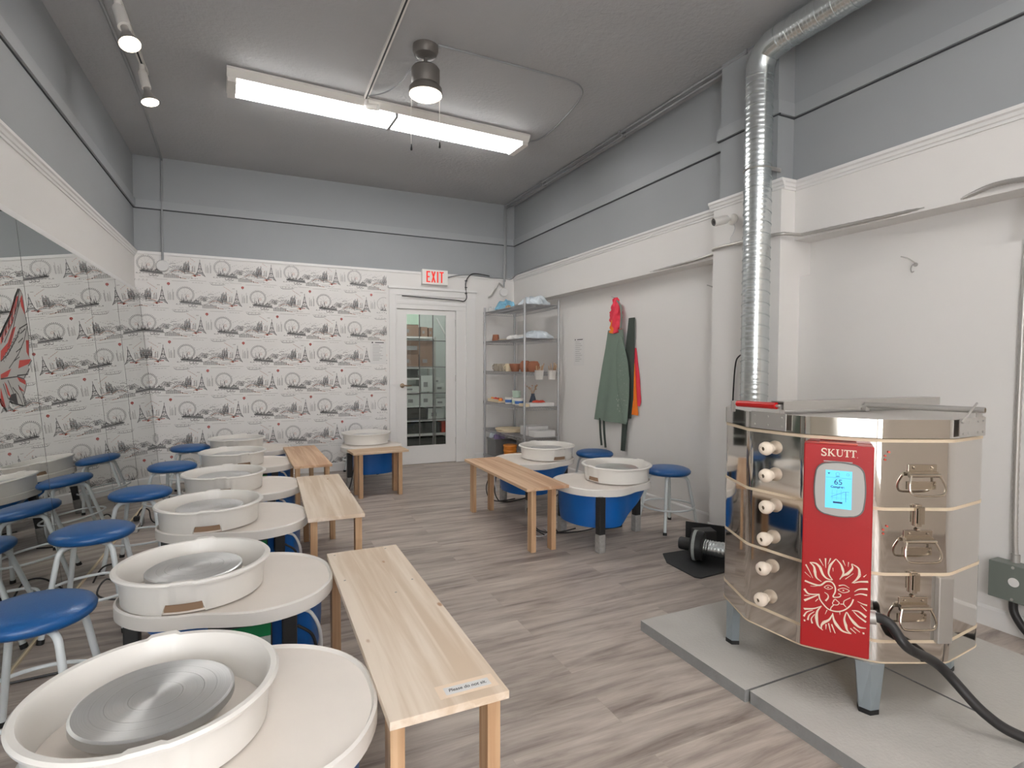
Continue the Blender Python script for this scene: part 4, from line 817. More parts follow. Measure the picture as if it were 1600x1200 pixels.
# sun face
SUN = [[0.0039,0.0039,[(-0.0505,0.4902),(-0.0475,0.4719),(-0.0334,0.4523),(-0.017,0.439),(0.0086,0.4374),(0.0305,0.448),(0.0488,0.4689),(0.0576,0.493)]],[0.0056,0.0028,[(-0.0975,0.53),(-0.0675,0.5227),(-0.0462,0.5233),(-0.0287,0.5401),(-0.0111,0.5418),(-0.0002,0.5272),(0.0008,0.5087),(-0.0052,0.4886),(0.0138,0.492),(0.0183,0.5012),(0.0104,0.504)]],[0.002,0.002,[(-0.0347,0.5181),(-0.022,0.5283),(-0.0075,0.5219),(-0.0217,0.5133),(-0.0347,0.5181)]],[0.0034,0.0034,[(-0.0241,0.5196),(-0.0196,0.5205)]],[0.002,0.002,[(0.0085,0.5178),(0.0257,0.527),(0.0446,0.5209),(0.026,0.5103),(0.0085,0.5178)]],[0.0034,0.0034,[(0.0237,0.5187),(0.0287,0.5194)]],[0.0034,0.0011,[(0.0114,0.5333),(0.0286,0.5387),(0.0444,0.5308)]],[0.0028,0.0022,[(-0.0049,0.4737),(0.0013,0.4807),(0.0078,0.4765),(0.0142,0.4705),(0.0081,0.4616),(-0.0046,0.4606),(-0.0064,0.4678),(-0.0017,0.4744)]],[0.0028,0.0022,[(0.0175,0.4674),(0.0269,0.4695),(0.0298,0.4814),(0.0482,0.4965)]],[0.0028,0.0017,[(0.0269,0.4695),(0.0365,0.4587)]],[0.0022,0.005,[(-0.0328,0.4997),(-0.022,0.4925),(-0.0211,0.4814),(-0.0289,0.4684)]],[0.0028,0.0028,[(-0.003,0.4591),(-0.0108,0.448),(-0.0122,0.4401)]],[0.0022,0.0073,[(-0.008,0.5499),(-0.0213,0.5716),(-0.0171,0.6024)]],[0.0073,0.0017,[(-0.0171,0.6024),(-0.0093,0.6151),(0.0009,0.63)]],[0.0017,0.0073,[(0.0009,0.63),(0.0161,0.6124),(0.0227,0.5951)]],[0.0073,0.0017,[(0.0227,0.5951),(0.0246,0.5806),(0.0141,0.5562)]],[0.0017,0.0084,[(0.014,0.5581),(0.0247,0.5732),(0.0371,0.5812)]],[0.0084,0.0017,[(0.0371,0.5812),(0.0522,0.6044),(0.0487,0.6203)]],[0.0017,0.0084,[(0.0503,0.6206),(0.0706,0.6079),(0.0741,0.5829)]],[0.0084,0.0017,[(0.0741,0.5829),(0.0653,0.5665),(0.0517,0.5508)]],[0.0028,0.0062,[(0.0563,0.5518),(0.0746,0.5603),(0.1004,0.5655)]],[0.0017,0.0084,[(-0.0432,0.5371),(-0.0598,0.549),(-0.0651,0.5707)]],[0.0084,0.0022,[(-0.0651,0.5707),(-0.0688,0.589),(-0.0822,0.6017)]],[0.0022,0.0084,[(-0.0822,0.6017),(-0.0624,0.6015),(-0.0485,0.589)]],[0.0084,0.0022,[(-0.0485,0.589),(-0.0389,0.5644),(-0.0257,0.552),(-0.0096,0.5496)]],[0.0045,0.0011,[(-0.0953,0.5916),(-0.085,0.5726),(-0.0712,0.5448)]],[0.0022,0.0008,[(-0.0981,0.5624),(-0.0778,0.5454)]],[0.0034,0.0008,[(-0.0514,0.6206),(-0.0379,0.5967)]],[0.0045,0.0011,[(-0.032,0.626),(-0.0307,0.5905)]],[0.0034,0.0008,[(-0.016,0.6289),(-0.0236,0.605)]],[0.0034,0.0008,[(0.0227,0.6284),(0.0303,0.6095)]],[0.0028,0.0008,[(0.0399,0.6249),(0.039,0.6074)]],[0.0014,0.0062,[(0.0601,0.5212),(0.0752,0.5336),(0.0994,0.5387)]],[0.0017,0.0056,[(0.0603,0.5084),(0.0786,0.5171),(0.0984,0.5166)]],[0.0014,0.005,[(0.07,0.4884),(0.0854,0.4826),(0.0992,0.4802)]],[0.0011,0.0039,[(0.0794,0.4776),(0.0888,0.4687),(0.0981,0.4599)]],[0.0022,0.0073,[(0.0538,0.4515),(0.0738,0.4524),(0.0971,0.4369)]],[0.0022,0.0056,[(0.0585,0.4489),(0.0742,0.4341),(0.0974,0.4194)]],[0.0022,0.0095,[(0.0384,0.4424),(0.0497,0.4228),(0.0625,0.4073)]],[0.0095,0.0022,[(0.0625,0.4073),(0.0781,0.3963),(0.0979,0.3975)]],[0.0022,0.0084,[(0.0368,0.442),(0.0311,0.4147),(0.0363,0.3935)]],[0.0084,0.0017,[(0.0363,0.3935),(0.0413,0.3762),(0.054,0.3663)]],[0.0022,0.0095,[(-0.0056,0.4285),(-0.002,0.4068),(0.0063,0.39)]],[0.0095,0.0022,[(0.0063,0.39),(0.0258,0.3704),(0.054,0.3663)]],[0.0022,0.009,[(-0.0055,0.4247),(-0.0163,0.4015),(-0.0322,0.3883)]],[0.009,0.0017,[(-0.0322,0.3883),(-0.04,0.375),(-0.0397,0.3599)]],[0.0017,0.0095,[(-0.0414,0.4467),(-0.0541,0.4249),(-0.0569,0.4014)]],[0.0095,0.0017,[(-0.0569,0.4014),(-0.0514,0.3722),(-0.0348,0.3573)]],[0.0017,0.0067,[(-0.0414,0.4467),(-0.0657,0.4317),(-0.0988,0.423)]],[0.0017,0.0056,[(-0.0689,0.4253),(-0.0886,0.4131),(-0.0982,0.3947)]],[0.0017,0.0056,[(-0.0639,0.4207),(-0.0801,0.4036),(-0.0847,0.3841)]],[0.0017,0.005,[(-0.062,0.4116),(-0.0732,0.3918),(-0.0696,0.3747)]],[0.0067,0.0028,[(-0.0985,0.4991),(-0.0832,0.4832),(-0.052,0.488)]],[0.0022,0.0073,[(-0.052,0.4861),(-0.0731,0.472),(-0.0977,0.4552)]],[0.0028,0.0011,[(-0.0981,0.4743),(-0.0798,0.4771)]],[0.0028,0.0017,[(-0.0533,0.4706),(-0.0613,0.4594)]],[0.0039,0.0011,[(-0.0256,0.3823),(-0.0258,0.3633)]],[0.0039,0.0022,[(-0.0176,0.388),(-0.0105,0.3558)]],[0.0039,0.0022,[(-0.008,0.3865),(0.0039,0.3556)]],[0.0034,0.0022,[(0.0505,0.3859),(0.0678,0.3717)]],[0.0034,0.0022,[(0.0597,0.3918),(0.08,0.3784)]],[0.0028,0.0008,[(-0.0234,0.4357),(-0.0295,0.4184)]],[0.0028,0.0008,[(0.0165,0.4373),(0.0173,0.4275)]],[0.0056,0.0056,[(-0.0979,0.3794),(-0.0926,0.3806)]],[0.0056,0.0056,[(0.0877,0.3766),(0.0932,0.378)]],[0.0022,0.0011,[(-0.0414,0.5262),(-0.0641,0.5158),(-0.0789,0.5139)]],[0.0034,0.0008,[(0.0864,0.5798),(0.0953,0.5907)]],[0.0022,0.0008,[(0.0313,0.5615),(0.0556,0.5866)]],[0.0022,0.0008,[(-0.008,0.5948),(-0.0071,0.5819)]]]
g = G()
for w0, w1, P in SUN:
    P = [(p.x, p.y) for p in smooth_path([(a, b, 0) for a, b in P], 5)] if len(P) > 2 else P
    g.stroke(P, w0 * 1.12, w1 * 1.12, fnb(.0012))
cchild(g, 'sun_emblem', 'cream')
# touch screen
def rrect(x0, z0, x1, z1, r, bulge=0, n=7):
    O = []
    for cx, cz, a0 in ((x1 - r, z0 + r, -90), (x1 - r, z1 - r, 0), (x0 + r, z1 - r, 90), (x0 + r, z0 + r, 180)):
        for i in range(n): a = R(a0 + 90 * i / (n - 1)); O.append((cx + r * cos(a), cz + r * sin(a)))
    if bulge:
        mx, mz = (x0 + x1) / 2, (z0 + z1) / 2
        O2 = []
        for i in range(len(O)):
            a, b = O[i], O[(i + 1) % len(O)]; O2.append(a)
            if math.hypot(a[0] - b[0], a[1] - b[1]) > .03:
                for k_ in range(1, 6):
                    t = k_ / 6; x = a[0] + (b[0] - a[0]) * t; z = a[1] + (b[1] - a[1]) * t; bu = bulge * 4 * t * (1 - t)
                    if abs(a[0] - b[0]) < .01: x += bu if x > mx else -bu
                    else: z += bu if z > mz else -bu
                    O2.append((x, z))
        O = O2
    return O
def slab2(g, O, d0, d1, m=0):
    k = len(O); g.add([bx(x, z, d0) for x, z in O] + [bx(x, z, d1) for x, z in O], [(i, (i + 1) % k, k + (i + 1) % k, k + i) for i in range(k)] + [tuple(range(k, 2 * k))], m)
g = G(); slab2(g, rrect(-.071, .789, .084, .981, .042, .004), 0, .008, 1); slab2(g, rrect(-.067, .794, .079, .977, .038, .004), .008, .013, 0)
cchild(g, 'screen_bezel', ['bezel', 'bezeld'], smooth=50)
g = G(); slab2(g, rrect(-.038, .817, .044, .954, .001), .012, .0142); cchild(g, 'touch_screen', 'screen')
def ctext(nm, s_, size, x, z, bold=0):
    o = text_mesh(nm, s_, size, lambda a, b: bx(x + a, z + b, .0148), 'scrink', None, bold=bold); o.parent = cbx; o.data.transform(Matrix.Translation(-Vector(kl.location)))
ctext('screen_digits', '65', .027, .002, .912); ctext('screen_word', 'Complete', .0105, .0, .8945, .0004); 
g = G(); f_ = fnb(.0148)
g.stroke([(-.036, .928), (.042, .928)], .0006, .0006, f_); g.stroke([(-.02, .858), (.02, .878), (.028, .88), (.036, .88)], .0009, .0009, f_); g.stroke([(.026, .88), (.026, .843)], .0009, .0009, f_)
for x in (-.016, -.002, .012): g.stroke([(x, .848), (x, .884)], .0003, .0003, f_)
for z in (.855, .87): g.stroke([(-.02, z), (.034, z)], .0003, .0003, f_)
g.poly([(-.013, .836), (.016, .836), (.016, .842), (-.013, .842)], f_); g.poly([(-.032, .945), (-.023, .945), (-.0275, .939)], f_); g.stroke(arc(.0, .942, .006, 0, 360, 10), .0006, .0006, f_); g.stroke(arc(.031, .942, .004, 0, 360, 8), .0006, .0006, f_)
g.poly([(-.006, .932), (.006, .932), (.006, .934), (-.006, .934)], f_)
cchild(g, 'screen_symbols', 'scrink')
g = G()
g.stroke([(-.1, .9955), (.1, .9955)], .0009, .0009, fnb(.001)); g.stroke([(-.105, .748), (.103, .748)], .0011, .0011, fnb(.001))
for x, z in ((-.098, .988), (.094, .988), (-.1, .758), (.098, .758), (-.1, .42), (-.002, .34)): g.lathe([(0, 0), (.0035, 0), (.0038, -.002)], bx(x, z, .002), 8, ax=n_)
cchild(g, 'panel_screws', 'red')
g = G(); g.poly([(-.045, .986), (.045, .986), (.045, .982), (-.045, .982)], fnb(.0016)); cchild(g, 'hinge_bar', 'bezel')
# peephole plugs
for i, z in enumerate((.995, .885, .757, .625, .502, .372)):
    t0 = (-.023, -.021, -.018, -.024, -.027, -.033)[i]; a = Vector((cos(R(185)), sin(R(185)), 0))
    p = G().lathe([(.019, 0), (.018, .006), (.02, .01), (.026, .018), (.028, .029), (.0255, .041), (.018, .049), (.0085, .051), (.0085, .042), (0, .042)], kpt(185, t0, AP, z), 24, m=0, ax=a)
    p.lathe([(0, .0432), (.0084, .0432)], kpt(185, t0, AP, z), 16, m=1, ax=a)
    p.build('peephole_plug', ['ceramic', 'hole'], kl, world=True, smooth=40)
# carrying handles and latches on face 245
av = Vector((cos(R(245)), sin(R(245)), 0)); at = Vector((-sin(R(245)), cos(R(245)), 0))
for z, t0 in ((.925, .012), (.685, .003), (.44, -.008)):
    h_ = kplate('carry_handle', 245, t0 - .05, t0 + .055, z + .012, z + .05, 'handle', bevel=.002)
    g = G(); P = [kpt(245, t0 + x, AP + d, z + dz) for x, d, dz in ((-.05, .02, .012), (-.062, .03, -.02), (-.06, .034, -.045), (-.04, .036, -.056), (.04, .036, -.056), (.062, .034, -.045), (.064, .03, -.02), (.052, .02, .012))]
    g.tube(smooth_path(P, 4), .0042, 8); cchild(g, 'handle_loop', 'handle', 40, parent=h_)
    g = G(); g.tube([kpt(245, t0 - .056, AP + .016, z + .012), kpt(245, t0 + .058, AP + .016, z + .012)], .007, 10); 
    g.obox(kpt(245, t0, AP + .008, z + .018), at * .05, av * .008, (0, 0, .008)); cchild(g, 'handle_hinge', 'handle', 40, parent=h_)
    g = G(); g.obox(kpt(245, t0, AP + .002, z - .026), at * .052, av * .002, (0, 0, .014))
    for x, dz in ((-.03, .038), (.035, .038), (-.04, -.022), (.045, -.022)): g.lathe([(0, .004), (.004, .003), (.005, 0)], kpt(245, t0 + x, AP + .004, z + dz), 10, ax=av)
    cchild(g, 'backing_plate', 'handle', 0, parent=h_)
for z, t0 in ((.80, .0), (.556, -.01)):
    l_ = kplate('draw_latch', 245, t0 - .012, t0 + .012, z - .05, z + .03, 'handle', th=.012, bevel=.002)
    g = G(); g.obox(kpt(245, t0 + .004, AP + .018, z - .008), at * .009, av * .004, (0, 0, .03)); g.tube([kpt(245, t0 - .014, AP + .014, z + .02), kpt(245, t0 + .016, AP + .014, z + .02)], .004, 8); g.tube([kpt(245, t0 - .007, AP + .02, z + .02), kpt(245, t0 - .007, AP + .02, z - .04)], .0025, 8)
    g.lathe([(0, .004), (.006, .002), (.007, 0)], kpt(245, t0 + .002, AP + .006, z - .062), 10, ax=av); cchild(g, 'latch_lever', 'handle', 40, parent=l_)
# cord guard strip
g = G(); g.obox(kpt(258, -.006, .484, .445), Vector((-sin(R(247)), cos(R(247)), 0)) * .028, Vector((cos(R(247)), sin(R(247)), 0)) * .011, (0, 0, .122)); g.build('guard_strip', 'satin', kl, world=True, smooth=0, bevel=.004)
g = G()
for z in (1.02, .75, .42):
    for k_ in range(3): g.lathe([(0, .003), (.0035, .002), (.004, 0)], kpt(230, .005 + (.012 if k_ == 0 else 0), .481, z - k_ * .014), 8, ax=(cos(R(230)), sin(R(230)), 0))
g.build('hinge_pins', 'redp', kl, world=True)
# legs
for ang, rr in ((146, .445), (227, .465), (312, .40), (60, .42)):
    a = R(ang); c = Vector((KC.x + rr * cos(a), KC.y + rr * sin(a), 0)); u = Vector((cos(a), sin(a), 0)); w = Vector((-sin(a), cos(a), 0)); V = []
    for z, s_ in ((.05, .031), (.2415, .047)): V += [c - w * s_ + u * .012 + Vector((0, 0, z)), c - w * .0 + u * (.03) + Vector((0, 0, z)), c + w * s_ + u * .012 + Vector((0, 0, z)), c + w * s_ * .9 - u * .02 + Vector((0, 0, z)), c - w * s_ * .9 - u * .02 + Vector((0, 0, z))]
    k = 5; lg = G().add(V, [(i, (i + 1) % k, k + (i + 1) % k, k + i) for i in range(k)] + [(4, 3, 2, 1, 0), (5, 6, 7, 8, 9)]).build('stand_leg', 'leg', kl, world=True, smooth=0)
    V2 = [(c + (Vector(v) - c - Vector((0, 0, .05))) * 1.06 + Vector((0, 0, z))) for z in (.05, .068) for v in V[:5]]
    cchild(G().add(V2, [(i, (i + 1) % k, k + (i + 1) % k, k + i) for i in range(k)] + [(4, 3, 2, 1, 0), (5, 6, 7, 8, 9)]), 'rubber_foot', 'rubber', 0, parent=lg)
# lid lifter frame
hp = kplate('hinge_plate', 182.5, -.08, .08, 1.073, 1.142, 'satin', D=.4865, th=.003)
g = G()
for x in (-.062, 0, .062):
    for z in (1.09, 1.125): g.lathe([(0, .004), (.0035, .003), (.004, 0)], kpt(182.5, x, .4895, z), 8, ax=(cos(R(182.5)), sin(R(182.5)), 0))
cchild(g, 'rivets', 'satin', 40, parent=hp)
hp2 = kplate('hinge_plate', 271, -.085, .09, 1.073, 1.142, 'satin', D=.4865, th=.003)
g = G()
for x in (-.065, -.03, .035, .07):
    for z in (1.088, 1.128): g.lathe([(0, .004), (.0035, .003), (.004, 0)], kpt(271, x, .4895, z), 8, ax=(cos(R(271)), sin(R(271)), 0))
g.tube([kpt(271, -.08, .492, 1.128), kpt(271, .03, .487, 1.195)], .0035, 8); g.obox(kpt(271, .045, .488, 1.155), Vector((cos(R(1)), sin(R(1)), 0)) * .02, Vector((0, 1, 0)) * .0015, (0, 0, .02)); cchild(g, 'rivets', 'satin', 40, parent=hp2)
pa, pb = Vector((1.893, 1.745, 1.166)), Vector((1.88, 1.54, 1.17))
G().tube([pa, pb], .0135, 16).build('lid_grip', 'grip', kl, world=True)
G().tube([pa - (pb - pa).normalized() * .012, pb + (pb - pa).normalized() * .022], .006, 10).build('grip_rod', 'satin', kl, world=True)
g = G()
for y in (1.765, 1.519): g.obox((1.888, y, 1.153), (.012, 0, 0), (0, .0015, 0), (0, 0, .024))
g.build('grip_bracket', 'satin', kl, world=True, smooth=0)
qa, qb = Vector((1.882, 1.508, 1.1715)), Vector((2.83, 1.45, 1.1725)); dv = (qb - qa); dn = dv.normalized(); sd = dn.cross(Vector((0, 0, 1))).normalized()
g = G(); g.obox((qa + qb) / 2, dv / 2, sd * .0015, (0, 0, .017)); g.obox((qa + qb) / 2 + Vector((0, 0, .0155)) - sd * .03, dv / 2, sd * .03, (0, 0, .0015)); g.obox((qa + qb) / 2 - sd * .06, dv / 2, sd * .0015, (0, 0, .017))
g.build('lifter_channel', 'satin', kl, world=True, smooth=0)
g = G(); g.tube([Vector((2.335, 1.474, 1.166)), Vector((2.407, 1.085, 1.17))], .0115, 18); g.tube([Vector((2.407, 1.0852, 1.17)), Vector((2.4071, 1.0845, 1.17))], .009, 18, 1)
g.build('lifter_tube', ['satin', 'hole'], kl, world=True)
G().obox((2.335, 1.474, 1.152), (.014, 0, 0), (0, .01, 0), (0, 0, .012)).build('tube_bracket', 'satin', kl, world=True, smooth=0)
# power cord
pc = [bx(.112, .428, -.03), bx(.135, .432, -.03), bx(.17, .42, -.02), bx(.22, .36, .0), Vector((2.20, 1.10, .26)), Vector((2.26, 1.0, .14)), Vector((2.32, .92, .085)), Vector((2.42, .80, .072)), Vector((2.62, .62, .02 + .0)), Vector((2.9, .45, .02))]
pc[-2].z = .07; pc[-3].z = .075
G().tube(smooth_path(pc, 8), .0175, 14).build('power_cord', 'cable', kl, world=True)
G().tube([bx(.105, .428, -.03), bx(.128, .431, -.03)], .024, 16).build('cord_gland', 'satin', kl, world=True)

# ------------------------------------------------------------------ kiln vent: duct, blower, mat
dc = thing('metal_duct', 'shiny galvanised round duct rising behind the kiln to the ceiling', 'duct', (3.075, 2.70, .2))
prof = []; z = .33
g = G(); P = []; rr = []
zz = .33; i = 0
while zz < 3.27:
    e = .0016 if i % 4 == 0 else 0; P.append((3.075, 2.70, zz)); rr.append(.0865 + e); zz += .0085; i += 1
g.tube(P, rr, 32)
for k_ in range(38):
    z0 = .36 + k_ * .0765
    g.tube([(3.075 + .0885 * cos(a), 2.70 + .0885 * sin(a), z0 + .02 * cos(a + 2.5)) for a in [2 * PI * j / 40 for j in range(40)]], .0026, 6, closed=True)
g.build('duct_pipe', 'galv', dc, world=True, smooth=50)
g = G(); P = [(3.075, 2.70, 3.25), (3.075, 2.695, 3.32), (3.075, 2.66, 3.39), (3.075, 2.60, 3.42), (3.075, 2.53, 3.43)]; g.tube(P, .092, 32)
g.build('elbow', 'galv', dc, world=True, smooth=20)
g = G(); P = []; rr = []
for k_ in range(230): P.append((3.075, 2.55 - k_ * .0085, 3.43)); rr.append(.0865 + (.0025 if k_ % 3 == 0 else 0))
g.tube(P, rr, 32)
for k_ in range(18): y0_ = 2.45 - k_ * .1; g.tube([(3.075 + .089 * cos(a), y0_, 3.43 + .089 * sin(a)) for a in [2 * PI * j / 36 for j in range(36)]], .003, 6, closed=True)
g.build('upper_run', 'galv', dc, world=True, smooth=50)
G().tube(smooth_path([(3.075, 2.70, .34), (3.075, 2.695, .24), (3.07, 2.68, .16), (3.0, 2.68, .13)], 6), .084, 24).build('lower_elbow', 'galv', dc, world=True)
g = G(); g.box((3.10, 2.62, 2.625), (3.2, 2.632, 2.65)); g.tube([(3.075 + .0915 * cos(2 * PI * j / 40), 2.70 + .0915 * sin(2 * PI * j / 40), 2.64) for j in range(40)], .004, 6, closed=True); g.build('strap', 'satin', dc, world=True)
tag(G().prism([(2.49, 2.875), (2.475, 2.60), (2.50, 2.57), (2.98, 2.60), (2.98, 3.0), (2.58, 3.02)], 0, .008).build('floor_mat', 'mat', smooth=0), 'black speckled mat on the floor under the blower', 'mat')
bl = thing('vent_blower', 'black round vent blower with silver hose beside the kiln', 'blower', (2.72, 2.8, .008))
G().obox((2.93, 2.90, .105), Vector((.6, -.8, 0)).normalized() * .19, Vector((.8, .6, 0)) * .006, (0, 0, .095)).build('mount_plate', 'black', bl, world=True, smooth=0)
bax = Vector((.55, -.83, 0)).normalized()
G().lathe([(0, -.045), (.085, -.045), (.1, -.035), (.1, .02), (.092, .032), (.06, .036), (0, .036)], (2.70, 2.80, .112), 32, ax=bax).build('fan_housing', 'black', bl, world=True)
G().lathe([(.1005, -.03), (.1015, -.03), (.1015, -.01), (.1005, -.01)], (2.70, 2.80, .112), 32, ax=bax).build('rating_band', 'label', bl, world=True)
G().lathe([(0, -.13), (.038, -.13), (.042, -.12), (.042, -.045), (0, -.045)], (2.70, 2.80, .112), 24, ax=bax).build('motor', 'black', bl, world=True)
G().obox((2.80, 2.86, .14), (.07, -.02, 0), (.02, .05, 0), (0, 0, .055)).build('outlet_box', 'black', bl, world=True, smooth=0, bevel=.006)
P = []; rr = []
base = smooth_path([Vector((2.70, 2.80, .112)) + bax * .03, Vector((2.76, 2.70, .11)), Vector((2.83, 2.58, .12)), Vector((2.86, 2.42, .16)), Vector((2.80, 2.18, .2))], 16)
g = G(); g.tube(base, [.05 + (.0035 if i % 3 == 0 else 0) for i in range(len(base))], 24); g.build('flexible_hose', 'galv', bl, world=True, smooth=60)

# cable down the wall near the duct
tag(G().tube(smooth_path([(3.19, 2.83, 1.42), (3.185, 2.93, 1.40), (3.185, 2.97, 1.3), (3.185, 2.99, .9), (3.185, 3.0, .7), (3.185, 3.03, .5), (3.16, 3.0, .32), (3.1, 2.9, .2), (3.0, 2.88, .17)], 6), .0055, 8).build('hanging_cable', 'cable'), 'thin black cord hanging beside the duct down to the blower', 'cord')
# armored conduit along the bottom of the band
P = smooth_path([(XR + .012, 4.15, 2.2), (XR - .012, 3.6, 2.205), (XR - .025, 3.3, 2.22), (3.19, 3.2, 2.22), (3.18, 3.0, 2.22), (3.18, 2.75, 2.215), (3.185, 2.6, 2.21), (3.3, 2.55, 2.205), (XR - .02, 2.5, 2.205), (XR - .010, 2.15, 2.2), (XR + .012, 1.8, 2.2)], 14)
tag(G().tube(P, [.0105 + (.0016 if i % 2 else 0) for i in range(len(P))], 10).build('armored_conduit', 'satin', smooth=70), 'ribbed metal conduit along the white band, passing behind the duct', 'conduit')
P = smooth_path([(XR + .012, 1.64, 2.2), (XR - .018, 1.5, 2.225), (XR - .02, 1.38, 2.22), (XR - .005, 1.3, 2.2), (3.37, 1.33, 2.15), (3.385, 1.37, 2.05), (3.385, 1.385, 1.7), (3.385, 1.39, 1.2), (3.383, 1.39, .8), (3.38, 1.385, .5), (3.38, 1.38, .405)], 20)
cj = thing('junction_box', 'grey metal junction box low on the right wall with ribbed conduit above', 'junction box', (3.36, 1.36, .19))
G().box((3.31, 1.235, .187), (3.394, 1.457, .367)).build('box_body', 'jbox', cj, world=True, smooth=0, bevel=.003)
g = G(); g.lathe([(0, .001), (.022, .001), (.022, 0)], (3.3095, 1.355, .285), 20, ax=(-1, 0, 0)); g.build('box_label', 'page', cj, world=True)
g = G()
for y, z_ in ((1.36, .355), (1.36, .2)): g.lathe([(0, .004), (.006, .003), (.007, 0)], (3.31, y, z_), 10, ax=(-1, 0, 0))
g.build('box_screws', 'satin', cj, world=True)
G().tube(P, [.0115 + (.0018 if i % 2 else 0) for i in range(len(P))], 10).build('ribbed_conduit', 'satin', cj, world=True, smooth=70)
G().cyl((3.38, 1.38, .366), (3.38, 1.38, .405), .019, n=14).build('conduit_fitting', 'satin', cj, world=True)
G().tube(smooth_path([(3.35, 1.37, .19), (3.345, 1.36, .12), (3.32, 1.29, .05), (3.27, 1.17, .025), (3.1, .9, .025), (2.9, .7, .022)], 8), .018, 12).build('outlet_cord', 'cable', cj, world=True)

# security camera
sc_ = thing('security_camera', 'white security camera on the pilaster left of the duct', 'camera', (3.2, 3.02, 2.4))
G().lathe([(0, 0), (.04, 0), (.042, .006), (.034, .018), (.014, .024), (0, .026)], (3.2, 3.02, 2.405), 24, ax=(-1, 0, 0)).build('wall_mount', 'plastic', sc_, world=True)
G().tube([(3.175, 3.02, 2.405), (3.16, 3.03, 2.402), (3.14, 3.035, 2.398)], .011, 10).build('swivel', 'plastic', sc_, world=True)
ca = Vector((-.93, .22, -.26)).normalized()
G().lathe([(0, -.06), (.024, -.058), (.031, -.045), (.033, .05), (.031, .062), (.027, .06)], (3.10, 3.045, 2.392), 24, ax=ca).build('camera_body', 'plastic', sc_, world=True)
g = G(); g.lathe([(0, .052), (.0275, .056), (.0275, .06)], (3.10, 3.045, 2.392), 24, ax=ca); g.lathe([(0, .0565), (.012, .0565)], (3.10, 3.045, 2.392), 16, m=1, ax=ca); g.build('lens', ['bezeld', 'dblack'], sc_, world=True)
G().tube(smooth_path([(3.19, 3.01, 2.375), (3.194, 3.0, 2.34), (3.194, 3.015, 2.3), (3.194, 3.04, 2.27), (3.19, 3.03, 2.235)], 6), .0025, 6).build('camera_wire', 'cablew', sc_, world=True)

# hooks
def hook(label, x, y, z, s=1, sgn=1):
    g = G(); g.lathe([(0, 0), (.012 * s, 0), (.012 * s, .003), (0, .003)], (x, y, z), 14, ax=(-1, 0, 0))
    g.tube(smooth_path([(x - .002, y, z), (x - .03 * s, y, z - .004), (x - .045 * s, y, z - .025 * s), (x - .035 * s, y, z - .045 * s), (x - .018 * s, y, z - .04 * s)], 5), .0035 * s, 8)
    g.tube(smooth_path([(x - .006, y, z + .01), (x - .035 * s, y + .02 * sgn * s, z + .035 * s), (x - .055 * s, y + .05 * sgn * s, z + .05 * s)], 5), .0035 * s, 8)
    return tag(g.build('wall_hook', 'satin'), label, 'hook', 'wire hooks on the right wall')
hook('wire hook on the wall just left of the pilaster', 3.395, 3.34, 1.92, 1.25); hook('small wire hook alone on the wall above the kiln', 3.395, 1.88, 1.905, 1.0); hook('wire hook that the aprons hang from', 3.395, 4.70, 1.99, 1)

# ------------------------------------------------------------------ aprons on the hook (right wall plane x ~3.39)
def cloth(P, name, m, off, parent=None, depth=.02, waves=5, n=14, amp=.01, thick=.004, marks=None):
    """P: list of (zfrac ring) rows: (z, y0, y1); builds a draped sheet with folds, off = distance from wall."""
    g = G(); V = []; rows = []
    rowsP = []
    for i in range(len(P) - 1):
        for j in range(6):
            t = j / 6; rowsP.append(tuple(P[i][q] + (P[i + 1][q] - P[i][q]) * t for q in range(3)))
    rowsP.append(P[-1])
    for side in (0, 1):
        for k_, (z, y0, y1) in enumerate(rowsP):
            for i in range(n + 1):
                t = i / n; y = y0 + (y1 - y0) * t; fr = k_ / len(rowsP)
                x = 3.393 - off - depth * sin(PI * t) * (.5 + .5 * fr) - amp * (.3 + fr) * sin(waves * PI * 2 * t + fr * 1.6) + (thick if side else 0)
                V.append((x, y, z))
    k = len(rowsP); w = n + 1; F = []
    for i in range(k - 1):
        for j in range(n):
            a = i * w + j; F.append((a, a + 1, a + w + 1, a + w)); b = k * w + a; F.append((b, b + w, b + w + 1, b + 1))
    for i in range(k - 1):
        for j in (0, n): a = i * w + j; F.append((a, a + w, a + w + k * w, a + k * w) if j == 0 else (a, a + k * w, a + w + k * w, a + w))
    for j in range(n):
        a = j; F.append((a, a + k * w, a + 1 + k * w, a + 1)); a = (k - 1) * w + j; F.append((a, a + 1, a + 1 + k * w, a + k * w))
    g.add(V, F)
    if marks:
        rnd = random.Random(marks[0])
        for _ in range(marks[1]):
            k_ = int((marks[2] + (marks[3] - marks[2]) * rnd.random()) * (k - 2)); j = int((marks[4] + (marks[5] - marks[4]) * rnd.random()) * (n - 1)); a = k_ * w + j
            A, B, C_ = Vector(V[a]), Vector(V[a + 1]), Vector(V[a + w]); u, v = rnd.random() * .7, rnd.random() * .7; su, sv = .15 + .3 * rnd.random(), .1 + .3 * rnd.random()
            q = lambda x, y: A + (B - A) * x + (C_ - A) * y - Vector((.0015, 0, 0))
            g.add([q(u, v), q(u + su, v + sv * .3), q(u + su * .8, v + sv), q(u + su * .1, v + sv * .8)], [(0, 1, 2, 3)], 1)
    return g.build(name, [m, 'clay'], parent, world=parent is not None, smooth=70)
ap = thing('green_apron', 'sage green canvas apron hanging in front on the wall hook', 'apron', (3.36, 4.75, .75))
cloth([(1.695, 4.83, 4.57), (1.5, 4.875, 4.54), (1.3, 4.93, 4.50), (1.05, 4.99, 4.48), (.74, 5.06, 4.485)], 'apron_body', 'cloth_green', .035, ap, .03, 2, amp=.009, n=24, marks=(4, 60, .45, .95, .72, .98))
